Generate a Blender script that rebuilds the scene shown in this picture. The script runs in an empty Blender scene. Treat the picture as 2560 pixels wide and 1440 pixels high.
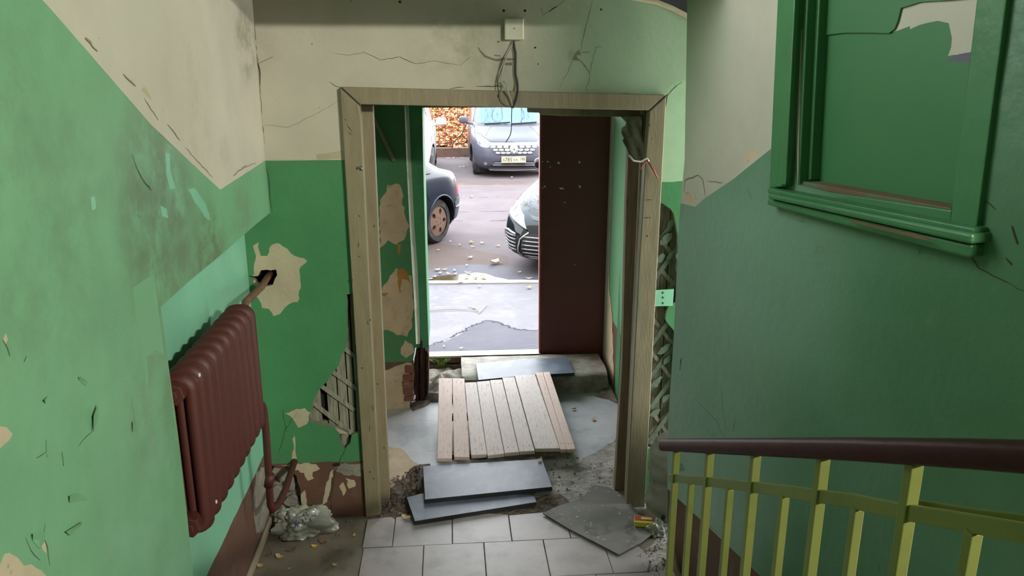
import bpy, bmesh, math, random
import numpy as np
from mathutils import Vector, Matrix, noise
from mathutils.geometry import delaunay_2d_cdt

random.seed(7)
C = bpy.context.scene.collection
SC = bpy.context.scene
# ---------------------------------------------------------------- camera, sky, light, exposure
FPX = 1950.0; PIT = math.radians(15.6); YAW = math.radians(4.6); CH = 2.25
cam_d = bpy.data.cameras.new('camera'); cam = bpy.data.objects.new('camera', cam_d); C.objects.link(cam)
cam.location = (0, 0, CH); cam.rotation_euler = (math.radians(90) - PIT, 0, -YAW)
cam_d.sensor_fit = 'HORIZONTAL'; cam_d.sensor_width = 36.0; cam_d.lens = 36.0 * FPX / 2560
cam_d.clip_start = 0.05; cam_d.clip_end = 300
SC.camera = cam
SC.view_settings.view_transform = 'Standard'; SC.view_settings.look = 'None'
SC.view_settings.gamma = 1.0; SC.view_settings.use_curve_mapping = False
SC.view_settings.exposure = 0.0
SKY = 11.0
w = bpy.data.worlds.new('overcast_sky'); SC.world = w; w.use_nodes = True
nt = w.node_tree; nt.nodes.clear()
wo = nt.nodes.new('ShaderNodeOutputWorld'); bg = nt.nodes.new('ShaderNodeBackground'); bg.inputs[1].default_value = SKY
tc = nt.nodes.new('ShaderNodeTexCoord'); sp = nt.nodes.new('ShaderNodeSeparateXYZ'); rp = nt.nodes.new('ShaderNodeValToRGB')
rp.color_ramp.elements[0].position = 0.0; rp.color_ramp.elements[0].color = (1.0, .97, .96, 1)
rp.color_ramp.elements[1].position = 0.9; rp.color_ramp.elements[1].color = (.78, .90, 1.0, 1)
nt.links.new(tc.outputs['Generated'], sp.inputs[0]); nt.links.new(sp.outputs[2], rp.inputs[0])
nt.links.new(rp.outputs[0], bg.inputs[0]); nt.links.new(bg.outputs[0], wo.inputs[0])
# light of the tube lamp by the added window, to the right behind the viewpoint
def area(name, loc, target, sx, sy, power, col):
    d = bpy.data.lights.new(name, 'AREA'); d.shape = 'RECTANGLE'; d.size = sx; d.size_y = sy; d.energy = power; d.color = col
    o = bpy.data.objects.new(name, d); C.objects.link(o); o.location = loc
    o.rotation_euler = (Vector(target) - Vector(loc)).to_track_quat('-Z', 'Y').to_euler()
    return o
LAMP = area('stair_lamp_light', (3.0, -1.5, 3.55), (-.8, 2.4, 1.4), .9, .12, 86, (1.0, .98, .89)); LAMP.data.spread = math.radians(95)

# ---------------------------------------------------------------- helpers
FW = Vector((math.sin(YAW) * math.cos(PIT), math.cos(YAW) * math.cos(PIT), -math.sin(PIT)))
RT = Vector((math.cos(YAW), -math.sin(YAW), 0)); DN = FW.cross(RT); CO = Vector((0, 0, CH))
def ray(x, y): return RT * ((x - 1280) / FPX) + DN * ((y - 720) / FPX) + FW
def at(x, y, ax, val):
    """point of the photograph measured on a real plane of the place (ax = const)"""
    v = ray(x, y); i = 'XYZ'.index(ax); return CO + v * ((val - CO[i]) / v[i])
def on(x, y, p0, n):
    v = ray(x, y); return CO + v * ((Vector(p0) - CO).dot(n) / v.dot(n))

def lin(c):
    if isinstance(c, str):
        c = tuple(int(c[i:i + 2], 16) / 255 for i in (0, 2, 4))
        return tuple(x / 12.92 if x <= .04045 else ((x + .055) / 1.055) ** 2.4 for x in c)
    return c
MATS = {}
def mat(name, col, rough=.6, metal=0, var=.15, scale=5, bump=.2, bscale=40, bdist=.004, col2=None, c2scale=8, lo=.55, hi=.68,
        stretch=(1, 1, 1), spec=.5, coat=0, trans=0, emit=None, blotches=(), alpha=1, specks=None):
    m = bpy.data.materials.new(name); m.use_nodes = True; t = m.node_tree; N = t.nodes; L = t.links
    b = N['Principled BSDF']; b.inputs['Roughness'].default_value = rough; b.inputs['Metallic'].default_value = metal
    b.inputs['Specular IOR Level'].default_value = spec; b.inputs['Coat Weight'].default_value = coat
    b.inputs['Transmission Weight'].default_value = trans; b.inputs['Alpha'].default_value = alpha
    col = lin(col)
    tcn = N.new('ShaderNodeTexCoord'); mp = N.new('ShaderNodeMapping'); mp.inputs['Scale'].default_value = stretch
    L.new(tcn.outputs['Object'], mp.inputs[0])
    def nz(s, det=4, v=None, r=.55):
        n = N.new('ShaderNodeTexNoise'); n.inputs['Scale'].default_value = s; n.inputs['Detail'].default_value = det
        n.inputs['Roughness'].default_value = r
        L.new(v or mp.outputs[0], n.inputs['Vector']); return n.outputs['Fac']
    def mr(v, a, b_, c, d, smooth=False):
        n = N.new('ShaderNodeMapRange'); n.inputs[1].default_value = a; n.inputs[2].default_value = b_
        n.inputs[3].default_value = c; n.inputs[4].default_value = d
        if smooth: n.interpolation_type = 'SMOOTHSTEP'
        L.new(v, n.inputs[0]); return n.outputs[0]
    def mix(f, a, b_):
        n = N.new('ShaderNodeMix'); n.data_type = 'RGBA'
        L.new(f, n.inputs[0])
        for s, val in ((n.inputs[6], a), (n.inputs[7], b_)):
            if isinstance(val, tuple): s.default_value = (*val[:3], 1)
            else: L.new(val, s)
        return n.outputs[2]
    def mul(a, b_):
        n = N.new('ShaderNodeMath'); n.operation = 'MULTIPLY'; L.new(a, n.inputs[0])
        if isinstance(b_, float): n.inputs[1].default_value = b_
        else: L.new(b_, n.inputs[1])
        return n.outputs[0]
    c = mix(mr(nz(scale), .3, .7, 0, 1), tuple(x * (1 - var) for x in col), tuple(min(1, x * (1 + var)) for x in col))
    if col2 is not None:
        c = mix(mr(nz(c2scale, 6, r=.65), lo, hi, 0, 1), c, lin(col2))
    if specks:
        sc_, thr, scol = specks
        c = mix(mr(nz(sc_, 3), thr, thr + .04, 0, 1), c, lin(scol))
    for (cen, rad, bc, stg, ns, thr) in blotches:
        vm = N.new('ShaderNodeVectorMath'); vm.operation = 'DISTANCE'; L.new(tcn.outputs['Object'], vm.inputs[0]); vm.inputs[1].default_value = cen
        f = mul(mr(vm.outputs['Value'], rad, rad * .35, 0, 1, True), mr(nz(ns, 6, r=.7), thr, thr + .2, 0, 1))
        c = mix(mul(f, float(stg)), c, lin(bc))
    L.new(c, b.inputs['Base Color'])
    if bump:
        bp = N.new('ShaderNodeBump'); bp.inputs['Strength'].default_value = bump; bp.inputs['Distance'].default_value = bdist
        a = N.new('ShaderNodeMath'); a.operation = 'ADD'; L.new(nz(bscale, 5), a.inputs[0]); L.new(nz(bscale / 7, 3), a.inputs[1])
        L.new(a.outputs[0], bp.inputs['Height']); L.new(bp.outputs[0], b.inputs['Normal'])
    if emit: b.inputs['Emission Color'].default_value = (*lin(emit), 1); b.inputs['Emission Strength'].default_value = 1
    MATS[name] = m; return m

class MB:
    """collects shapes in world (or local) space and links them as one mesh object"""
    def __init__(s): s.v = []; s.f = []; s.m = []
    def add(s, vs, fs, mi=0):
        o = len(s.v); s.v += [tuple(v) for v in vs]; s.f += [tuple(i + o for i in f) for f in fs]
        s.m += [mi] * len(fs) if isinstance(mi, int) else list(mi)
        return s
    def box(s, c, size, rot=None, mi=0):
        hx, hy, hz = (x / 2 for x in size); c = Vector(c)
        P = [Vector((a * hx, b * hy, d * hz)) for a in (-1, 1) for b in (-1, 1) for d in (-1, 1)]
        if rot is not None: P = [rot @ p for p in P]
        return s.add([p + c for p in P], [(0, 1, 3, 2), (4, 6, 7, 5), (0, 4, 5, 1), (2, 3, 7, 6), (0, 2, 6, 4), (1, 5, 7, 3)], mi)
    def prism(s, pts, vec, mi=0, bot=True):
        n = len(pts); vec = Vector(vec); P = [Vector(p) for p in pts]
        fs = [tuple(range(n))] + [((i + 1) % n, i, n + i, n + (i + 1) % n) for i in range(n)]
        if bot: fs.append(tuple(range(2 * n - 1, n - 1, -1)))
        return s.add(P + [p + vec for p in P], fs, mi)
    def tube(s, path, r, n=8, mi=0, cap=True, prof=None):
        P = [Vector(p) for p in path]; up = None; vs = []; k = len(P)
        for i, p in enumerate(P):
            t = (P[min(i + 1, k - 1)] - P[max(i - 1, 0)]).normalized()
            if up is None:
                up = t.orthogonal().normalized() if prof is None else (Vector((0, 0, 1)) - t * t.z).normalized()
            up = (up - t * up.dot(t)).normalized(); sd = t.cross(up)
            ri = r[i] if isinstance(r, (list, tuple)) else r
            if prof is None:
                vs += [p + (up * math.cos(a) + sd * math.sin(a)) * ri for a in (2 * math.pi * j / n for j in range(n))]
            else:
                vs += [p + sd * a + up * b for a, b in prof]
        if prof is not None: n = len(prof)
        fs = [(i * n + j, i * n + (j + 1) % n, (i + 1) * n + (j + 1) % n, (i + 1) * n + j) for i in range(k - 1) for j in range(n)]
        if cap: fs += [tuple(range(n - 1, -1, -1)), tuple((k - 1) * n + j for j in range(n))]
        return s.add(vs, fs, mi)
    def grid(s, fn, nu, nv, mi=0, closeu=False):
        vs = [fn(i / (nu if closeu else nu - 1), j / (nv - 1)) for j in range(nv) for i in range(nu)]
        fs = [(j * nu + i, j * nu + (i + 1) % nu, (j + 1) * nu + (i + 1) % nu, (j + 1) * nu + i)
              for j in range(nv - 1) for i in range(nu if closeu else nu - 1)]
        return s.add(vs, fs, mi)
    def mesh(s, name, mats, off=(0, 0, 0), smooth=False):
        off = Vector(off); me = bpy.data.meshes.new(name); me.from_pydata([Vector(v) - off for v in s.v], [], s.f)
        for m in (mats if isinstance(mats, (list, tuple)) else [mats]): me.materials.append(m)
        me.polygons.foreach_set('material_index', s.m)
        bm = bmesh.new(); bm.from_mesh(me); bmesh.ops.recalc_face_normals(bm, faces=bm.faces); bm.to_mesh(me); bm.free()
        if smooth: me.shade_smooth()
        return me
    def build(s, name, mats, parent=None, local=False, bevel=0, smooth=False, smooth_angle=None, seg=2):
        top = parent is None
        if top and not local:
            a = np.array(s.v); off = Vector(((a[:, 0].min() + a[:, 0].max()) / 2, (a[:, 1].min() + a[:, 1].max()) / 2, a[:, 2].min()))
        elif local: off = Vector((0, 0, 0))
        else:
            off = Vector(parent.location); q = parent.parent
            while q: off += Vector(q.location); q = q.parent
        me = s.mesh(name, mats, off, smooth)
        o = bpy.data.objects.new(name, me); C.objects.link(o)
        if top: o.location = off if not local else (0, 0, 0)
        else: o.parent = parent
        if smooth_angle: me.shade_smooth(); me.set_sharp_from_angle(angle=math.radians(smooth_angle))
        if bevel:
            b = o.modifiers.new('bevel', 'BEVEL'); b.width = bevel; b.segments = seg; b.limit_method = 'ANGLE'; b.angle_limit = math.radians(40)
        return o
def tag(o, label=None, cat=None, group=None, kind=None):
    if label: o['label'] = label
    if cat: o['category'] = cat
    if group: o['group'] = group
    if kind: o['kind'] = kind
    return o
def empty(name, loc, label, cat, rz=0, group=None):
    o = bpy.data.objects.new(name, None); C.objects.link(o); o.location = loc; o.rotation_euler = (0, 0, rz); o.empty_display_size = .1
    return tag(o, label, cat, group)
def struct(o): o['kind'] = 'structure'; return o

def pip(x, y, poly):
    r = False; n = len(poly); j = n - 1
    for i in range(n):
        xi, yi = poly[i]; xj, yj = poly[j]
        if (yi > y) != (yj > y) and x < (xj - xi) * (y - yi) / (yj - yi) + xi: r = not r
        j = i
    return r
def rough_loop(pts, amp, step, seed=0, closed=True):
    rnd = random.Random(seed); out = []; n = len(pts)
    for i in range(n if closed else n - 1):
        a = Vector(pts[i]); b = Vector(pts[(i + 1) % n]); d = b - a; L = d.length
        k = max(1, int(L / step)); nrm = Vector((-d.y, d.x)) / (L or 1)
        for q in range(k):
            p = a + d * (q / k)
            if q or amp < 0: p = p + nrm * rnd.uniform(-abs(amp), abs(amp)) + d.normalized() * rnd.uniform(-.25, .25) * (L / k)
            out.append((p.x, p.y))
    if not closed: out.append(tuple(pts[-1]))
    return out
def cdt(loops, extra_pts=(), lines=()):
    vs = []; es = []
    for lp in loops:
        o = len(vs); n = len(lp); vs += [Vector(p) for p in lp]; es += [(o + i, o + (i + 1) % n) for i in range(n)]
    for ln in lines:
        o = len(vs); n = len(ln); vs += [Vector(p) for p in ln]; es += [(o + i, o + i + 1) for i in range(n - 1)]
    vs += [Vector(p) for p in extra_pts]
    r = delaunay_2d_cdt(vs, es, [], 0, 1e-5)
    return r[0], r[2]
WAVE = {}
def panel(name, P, outer, mats, holes=(), regions=(), lines=(), thick=.025, base=0, matfn=None, step=.07, wave=.004, parent=None, wscale=1.5, nrm=None, edge_mi=None):
    """wall surface: P(u,v,d) -> world point, d = depth behind the face; regions = [(loop, material index)] painted areas with own edges"""
    us = [p[0] for p in outer]; vs_ = [p[1] for p in outer]
    ex = [(u + .03 * random.random(), v + .03 * random.random()) for u in np.arange(min(us) + step / 2, max(us), step) for v in np.arange(min(vs_) + step / 2, max(vs_), step)]
    V, T = cdt([outer] + list(holes) + [r[0] for r in regions], ex, lines)
    keep = []; mi = []
    for t in T:
        cx = sum(V[i][0] for i in t) / 3; cy = sum(V[i][1] for i in t) / 3
        if not pip(cx, cy, outer) or any(pip(cx, cy, h) for h in holes): continue
        m = matfn(cx, cy) if matfn else base
        for lp, k in regions:
            if pip(cx, cy, lp): m = k
        keep.append(tuple(t)); mi.append(m)
    def dz(u, v, wave=wave, name=name): return wave * noise.noise(Vector((u * wscale, v * wscale, sum(map(ord, name)) % 7))) + wave * .4 * noise.noise(Vector((u * 6, v * 6, 3)))
    WAVE[name] = dz
    used = sorted({i for t in keep for i in t}); ix = {i: k for k, i in enumerate(used)}; n = len(used)
    pts = [P(V[i][0], V[i][1], dz(V[i][0], V[i][1])) for i in used]
    back = [P(V[i][0], V[i][1], thick) for i in used]
    faces = [tuple(ix[i] for i in t) for t in keep]; cnt = {}
    for k, t in enumerate(faces):
        for a, b in ((t[0], t[1]), (t[1], t[2]), (t[2], t[0])): cnt.setdefault((min(a, b), max(a, b)), []).append((a, b, mi[k]))
    fs = list(faces); ms = list(mi)
    for e, l in cnt.items():
        if len(l) == 1:
            a, b, m = l[0]; fs.append((b, a, n + a, n + b)); ms.append(m if edge_mi is None else edge_mi)
    for t in faces: fs.append((n + t[2], n + t[1], n + t[0])); ms.append(base if edge_mi is None else edge_mi)
    mb = MB(); mb.add(pts + back, fs, ms)
    o = mb.build(name, mats, parent, local=parent is None)
    return o
def ribbon(P, pts, width, off=.0018, wv=None, jag=.35, seed=0, sub=None):
    """thin jagged crack lying on a surface"""
    rnd = random.Random(seed); q = rough_loop(pts, .004 if sub is None else sub, .018, seed, closed=False); L = []; R_ = []; n = len(q)
    for i, p in enumerate(q):
        a = Vector(q[max(i - 1, 0)]); b = Vector(q[min(i + 1, n - 1)]); d = (b - a).normalized(); nr = Vector((-d.y, d.x))
        ww = width * (math.sin(math.pi * (i + .6) / (n + .2)) ** .5) * rnd.uniform(1 - jag, 1 + jag) / 2
        L.append(Vector(p) + nr * ww); R_.append(Vector(p) - nr * ww)
    h = (lambda a: WAVE[wv](a[0], a[1])) if wv else (lambda a: 0)
    mb = MB(); mb.add([P(a[0], a[1], h(a) - off) for a in L] + [P(a[0], a[1], h(a) - off) for a in R_], [(i, i + 1, n + i + 1, n + i) for i in range(n - 1)])
    return mb
def dup(root, loc=None, rz=None, label=None):
    r = root.copy(); C.objects.link(r)
    if loc is not None: r.location = loc
    if rz is not None: r.rotation_euler = (0, 0, rz)
    if label: r['label'] = label
    for ch in list(root.children):
        c = ch.copy(); C.objects.link(c); c.parent = r
        for g in ch.children:
            d = g.copy(); C.objects.link(d); d.parent = c
    return r
# ---------------------------------------------------------------- planes of the entrance hall
YB = 3.665; XL = -.832; XN = -.958; YO = 5.0; YD = 5.62; ZS = .10
RC = Vector((1.0, 3.165, 0)); RD = Vector((.2627, -.9649, 0)); RN = Vector((-.9649, -.2627, 0))   # right wall: corner, direction, normal into the hall
def PB(u, v, d): return Vector((u, YB + d, v))
def PL(u, v, d): return Vector((XL - d, u, v))
def PN(u, v, d): return Vector((XN - d, u, v))
def PR(u, v, d): return RC + RD * u + Vector((0, 0, v)) - RN * d
def PO(u, v, d): return Vector((u, YO + d, v))
def PF(u, v, d): return Vector((u, v, -d))
def b_(x, y): p = at(x, y, 'Y', YB); return (p.x, p.z)
def l_(x, y): p = at(x, y, 'X', XL); return (p.y, p.z)
def n_(x, y): p = at(x, y, 'X', XN); return (p.y, p.z)
def r_(x, y): p = on(x, y, RC, RN); q = p - RC; return (q.dot(RD), q.z)
def o_(x, y): p = at(x, y, 'Y', YO); return (p.x, p.z)
def f_(x, y, z=0): p = at(x, y, 'Z', z); return (p.x, p.y)
def f3(x, y, z): return at(x, y, 'Z', z)
def S(fn, *pp): return [fn(x, y) for x, y in pp]

GREEN = '4f9a62'; CREAM = 'c9c3a0'; BROWN = '5a3f31'
DIRT = '6a6352'
mat('green_paint', '6a9a72', .45, var=.08, bump=.25, bscale=22, bdist=.01, specks=(46, .74, '4c7a58'),
    blotches=[((XL, 2.3, 1.85), .42, '5c7453', .9, 7, .36), ((XL, 2.72, 1.60), .26, '5f7152', .95, 12, .38), ((XL, 2.45, 1.6), .25, '62785a', .8, 10, .38), ((XL, 2.1, 1.35), .3, '6c7c60', .5, 9, .45), ((XL, 1.6, 2.0), .5, '5d7a58', .5, 6, .42), ((XL, 3.2, 1.75), .25, '67805f', .6, 8, .4),
              ((XL, 1.9, 1.0), .5, '83a58a', .35, 6, .45), ((1.02, 3.0, .9), .5, '93a796', .75, 5, .40), ((1.05, 2.9, 1.4), .5, '8a9a88', .7, 7, .42), ((1.15, 2.6, 1.6), .45, '7f9583', .6, 6, .45), ((1.35, 1.9, 1.3), .3, '4c6a45', .4, 6, .5)])
mat('cream_paint', 'b2ad99', .7, var=.06, bump=.2, bscale=26, bdist=.006, specks=(38, .73, '8d8670'),
    blotches=[((XL, 2.6, 2.1), .45, '938d7c', .5, 5, .5), ((XL, 3.5, 2.35), .22, '77735f', .8, 8, .4), ((XL, 2.5, 2.15), .12, 'b39f72', .8, 15, .55), ((XL, 3.1, 1.9), .3, '928c7b', .5, 9, .5),
              ((.2, YB, 2.38), .35, '8f8d70', .5, 7, .45), ((.0, YB, 2.35), .25, '8d8b70', .7, 5, .45), ((1.05, YB, 2.35), .85, '8da583', .95, 3, .02), ((-.6, YB, 1.9), .2, 'a09b78', .5, 10, .45), ((1.05, 3.0, 1.9), .5, 'a8a28c', .4, 4, .5)])  # green blotch at the right end paints in bounce off the green walls
mat('brown_paint', '5e4336', .5, var=.15, bump=.2, bscale=30, specks=(60, .7, '8a7b6a'), col2='6b5a4a', lo=.55, hi=.7)
mat('bare_plaster', 'aa9f82', .85, var=.12, bump=.45, bscale=45, specks=(50, .7, '96886a'))
mat('tan_plaster', 'bda587', .85, var=.15, bump=.5, bscale=38, col2='a48d70', c2scale=14)
mat('grey_plaster', '7f7a6c', .9, var=.25, bump=.8, bscale=28, bdist=.012, col2='5b554a', c2scale=12)
mat('lath_wood', '85826f', .8, var=.25, stretch=(30, 30, 3), bump=.5, bscale=6, col2='5f5c4d', c2scale=3, lo=.5, hi=.7)
mat('green_lath', '5f6e58', .8, var=.3, stretch=(3, 3, 3), bump=.6, bscale=12, col2='4a5142', c2scale=4, lo=.45, hi=.65)
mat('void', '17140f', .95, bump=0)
mat('crack_dark', '3a3427', .95, bump=0)
mat('crack_green', '3f5a40', .9, bump=0)
mat('crack_soft', '77735a', .95, bump=0)
mat('door_paint', '7d7358', .5, var=.12, stretch=(6, 6, 1.2), bump=.3, bscale=18, col2='6b5b42', c2scale=10, lo=.66, hi=.74, specks=(30, .72, '4a3d2b'))
mat('raw_wood', '7d6650', .75, var=.2, stretch=(14, 14, 1), bump=.35, bscale=10, col2='4c3a2b', c2scale=6, lo=.6, hi=.75)
mat('pink_wood', 'c3ab98', .6, var=.15, stretch=(14, 14, 1), bump=.3, bscale=10, col2='7a5f4d', c2scale=6, lo=.62, hi=.72)
mat('dirty_rim', '8d7f6c', .8)

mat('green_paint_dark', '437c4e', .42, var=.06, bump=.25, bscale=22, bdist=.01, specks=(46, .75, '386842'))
mat('green_paint_mint', '76b090', .45, var=.07, bump=.25, bscale=22, bdist=.01, specks=(46, .75, '5f9678'))  # lighter green; on the niche wall it paints in light from the door
mat('green_paint_shaded', '557b5c', .42, var=.08, bump=.35, bscale=22, bdist=.01, specks=(46, .74, '40634a'),  # darker copy of the hall green, the right wall's shade put into the colour
    blotches=[((.98, 3.1, .6), .8, '94a898', .9, 4, .12), ((.98, 3.1, 1.3), .7, '86a08c', .85, 5, .12), ((1.1, 2.7, 1.5), .6, '78967e', .75, 4, .15), ((1.1, 2.75, .9), .5, '6b8d72', .6, 4, .2), ((1.35, 1.8, 1.5), .6, '3f6a45', .6, 4, .25)])  # painted paler by the corner as if lit from the door, darker further out
# ---------------------------------------------------------------- floor
mat('hall_concrete', '75695a', .8, var=.2, bump=.5, bscale=30, col2='564c41', c2scale=5, lo=.45, hi=.65, specks=(55, .72, '9a8f7c'))
mat('wet_concrete', 'b3b0b0', .42, var=.10, bump=.3, bscale=22, col2='9a9a9d', c2scale=4, lo=.5, hi=.65, specks=(40, .72, 'c8cccc'))
mat('broken_concrete', 'a49a92', .85, var=.2, bump=1.0, bscale=24, bdist=.02, col2='7f766e', c2scale=9, lo=.45, hi=.6)
mat('tan_screed', 'b09a80', .8, var=.15, bump=.4, bscale=28, col2='9b8a76')
mat('soil', '6c5d50', .95, var=.4, scale=30, bump=1, bscale=40, bdist=.02, col2='4a3e35', c2scale=22, lo=.45, hi=.6)
mat('floor_tile', '958b89', .42, var=.10, scale=4, bump=.15, bscale=30, col2='7f7873', c2scale=7, lo=.5, hi=.72, specks=(70, .72, '8a8177'))
fl_regions = [
    (rough_loop(S(f_, (930, 1255), (955, 1050), (1600, 975), (1560, 890), (1040, 880), (940, 1000)), .004, .1, 1) if False else
     rough_loop([(-.95, 3.95), (1.3, 3.95), (1.3, 5.7), (-.95, 5.7)], .004, .1, 1), 1),
    (rough_loop(S(f_, (1360, 1175), (1440, 1160), (1560, 1090), (1620, 1120), (1640, 1290), (1500, 1260), (1420, 1270), (1330, 1260)), .015, .04, 3), 2),
    (rough_loop(S(f_, (940, 1110), (1000, 1120), (1045, 1160), (1010, 1205), (975, 1235), (920, 1240)), .012, .04, 4), 3),
    (rough_loop(S(f_, (935, 1300), (960, 1240), (1035, 1165), (1075, 1160), (1090, 1265), (1400, 1235), (1440, 1262), (1350, 1285), (1180, 1300), (1010, 1306)), .014, .04, 5), 4),
    (rough_loop(S(f_, (1590, 1390), (1660, 1330), (1760, 1345), (1760, 1500), (1620, 1500)), .012, .04, 6), 2)]
floor = struct(panel('floor', PF, [(-1.1, 2.2), (1.75, 2.2), (1.75, 5.73), (-1.1, 5.73)],
    [MATS[k] for k in ('hall_concrete', 'wet_concrete', 'broken_concrete', 'tan_screed', 'soil')], regions=fl_regions, thick=.12, step=.06, wave=.006, wscale=4))
def tile(u0, v0, u1, v1, cut=None):
    pts = [(u0, v0), (u1, v0), (u1, v1), (u0, v1)] if cut is None else cut
    z = .008 + random.uniform(-.0015, .0015); g = .0022
    cx = sum(p[0] for p in pts) / len(pts); cy = sum(p[1] for p in pts) / len(pts)
    P = []
    for p in pts:
        d = Vector((p[0] - cx, p[1] - cy)); q = d - d.normalized() * g * 1.3
        P.append((cx + q.x, cy + q.y, z))
    return MB().prism(P, (0, 0, -.014)).build('tile', MATS['floor_tile'], floor, bevel=.0015, seg=1)
TS = .294
for row, (x0, v1) in enumerate(((-.317, 3.655), (-.457, 3.367), (-.317 + .07, 3.073), (-.44, 2.779))):
    for k in range(-1 if row in (0, 2) else 0, 5):
        u0 = x0 + k * TS; u1 = u0 + TS; a = max(u0, -.462); v0 = v1 - TS + (.006 if row == 0 else 0)
        if row == 0:
            if k == 4: continue
            t0 = v1 + (-.03, -.015, -.035, -.05, -.06)[k + 1]
            tile(a, v0, u1, t0, [(a, v0), (u1, v0), (u1, t0 - .012), ((a + u1) / 2 + .05, t0 + .01), (a, t0 - .006)])
        elif k == 4 and row == 1: tile(u0, v0, .93, v1, [(u0, v0), (u0 + .16, v0), (u0 + .2, v0 + .1), (u0 + .14, v1), (u0, v1)])
        else: tile(a, v0, min(u1, 1.0), v1)

# ---------------------------------------------------------------- back wall with the inner doorway
op_l, op_r, op_t = -.44, .955, 2.12
lathL = rough_loop(S(b_, (866, 736), (893, 733), (896, 860), (905, 1080), (878, 1088), (868, 1082), (830, 1066), (772, 1052), (781, 1010), (806, 965), (838, 925), (860, 880), (870, 830), (868, 780)), .006, .03, 11)
dkL = rough_loop(S(b_, (848, 1085), (882, 1084), (876, 1108), (862, 1122), (852, 1112)), .004, .02, 12)
pipeH = rough_loop(S(b_, (617, 690), (645, 690), (652, 676), (690, 674), (693, 688), (682, 712), (660, 716), (636, 700)), .004, .02, 13)
cornH = rough_loop(S(b_, (672, 1160), (712, 1170), (742, 1190), (752, 1235), (760, 1300), (672, 1310)), .008, .03, 14)
lathR = rough_loop(S(b_, (1628, 515), (1655, 508), (1676, 522), (1690, 560), (1694, 690), (1690, 755), (1672, 765), (1664, 800), (1690, 835), (1700, 1120), (1600, 1120)), .008, .03, 15)
flakR = rough_loop(S(b_, (1690, 940), (1676, 900), (1678, 1000), (1692, 1010)), .003, .02, 16)
outer = [(-1.12, 0), (op_l, 0), (op_l, op_t), (op_r, op_t), (op_r, 0), (1.75, 0), (1.75, 2.1)] + S(b_, (1750, 66), (1716, 44), (1680, 25), (1640, 9), (1590, 0), (1540, -6)) + [(.6, 2.75), (-1.12, 2.75)]
zg = b_(760, 401)[1]; zb = b_(800, 1156)[1]
line_g = [(-1.115, zg), (op_l - .002, zg)]; line_b = rough_loop([(-1.115, zb), (op_l - .002, zb)], .004, .05, 2, closed=False)
line_gr = S(b_, (1640, 452), (1700, 458)); line_gr = [(op_r + .002, line_gr[0][1]), (1.745, line_gr[1][1])]
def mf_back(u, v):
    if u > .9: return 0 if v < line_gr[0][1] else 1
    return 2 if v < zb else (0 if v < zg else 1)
ptch = [((640, 640), (632, 615), (646, 606), (652, 640), (668, 640), (680, 612), (700, 610), (718, 622), (737, 640), (768, 652), (748, 676), (752, 720), (744, 755), (720, 762), (700, 785), (684, 790), (672, 772), (655, 770), (640, 730), (632, 690)),
        ((712, 1032), (742, 1022), (762, 1020), (776, 1032), (768, 1060), (746, 1070), (733, 1048)),
        ((700, 1162), (742, 1158), (790, 1160), (800, 1172), (782, 1180), (785, 1196), (770, 1202), (760, 1182)),
        ((748, 1240), (762, 1225), (770, 1290), (778, 1310), (760, 1300)), ((810, 1240), (826, 1180), (834, 1172), (828, 1215), (818, 1255), (806, 1262)),
        ((848, 1215), (858, 1205), (866, 1225), (858, 1240)), ((864, 1195), (886, 1200), (888, 1216), (872, 1222)),
        ((838, 1070), (860, 1066), (876, 1088), (850, 1084)), ((735, 1080), (742, 1150), (730, 1150))]
reg = [(rough_loop(S(b_, *p), .006, .018, 30 + i), 3) for i, p in enumerate(ptch)]
reg += [(rough_loop(S(b_, (845, 1160), (905, 1158), (904, 1190), (860, 1188), (838, 1178)), .006, .02, 44), 5),
        (rough_loop(S(b_, (790, 386), (855, 376), (855, 398), (792, 399)), .003, .02, 45), 3),
        (rough_loop(S(b_, (640, 900), (690, 1150), (640, 1150)), .004, .02, 46), 0),
        (rough_loop([(-.86, 2.16), (-.83, 2.15), (-.825, 2.3), (-.86, 2.35)], .006, .03, 48), 3)]
mat('cream_green_bounce', '9ab890', .7, var=.1, bump=.3, bscale=24, col2='86a67c', c2scale=6)  # cream strip right of the doorway with green bounced light painted in
reg.insert(0, (rough_loop([(.957, line_gr[0][1]), (1.744, line_gr[1][1]), (1.744, 2.28), (1.05, 2.2), (.995, 2.13), (.957, 2.119)], .006, .05, 49), 4))
wall_back = struct(panel('wall_back', PB, outer, [MATS[k] for k in ('green_paint_dark', 'cream_paint', 'brown_paint', 'bare_plaster', 'cream_green_bounce', 'grey_plaster')],
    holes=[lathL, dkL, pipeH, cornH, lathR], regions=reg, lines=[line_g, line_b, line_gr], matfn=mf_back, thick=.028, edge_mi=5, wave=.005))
# boards behind the plaster, one by one, with laths nailed across
def bd(u0, u1, v0, v1, d, m, lean=0.0, th=.02, name='board'):
    return MB().prism([PB(u0, v0, d), PB(u1, v0, d), PB(u1 + lean, v1, d), PB(u0 + lean, v1, d)], (0, th, 0)).build(name, m, wall_back, bevel=.002, seg=1)
bx = [-.735, -.668, -.64, -.585, -.535, -.5, -.44]
for i in range(len(bx) - 1):
    if i == 1: continue
    bd(bx[i] + .003, bx[i + 1] - .003, .28, 1.35, .034 + random.uniform(0, .006), MATS['lath_wood'])
for i in range(9):
    u0 = .92 + i * .055; bd(u0, u0 + .05, .2, 1.85, .05 + random.uniform(0, .006), MATS['lath_wood'])
def lath(p, q, wd, d, m, P=PB, par=None, th=.006):
    a = Vector(p); b = Vector(q); t = (b - a).normalized(); nr = Vector((-t.y, t.x)) * wd / 2
    return MB().prism([P(*(a - nr), d), P(*(b - nr), d), P(*(b + nr), d), P(*(a + nr), d)], (0, th, 0)).build('lath', m, par or wall_back, bevel=.001, seg=1)
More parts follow.
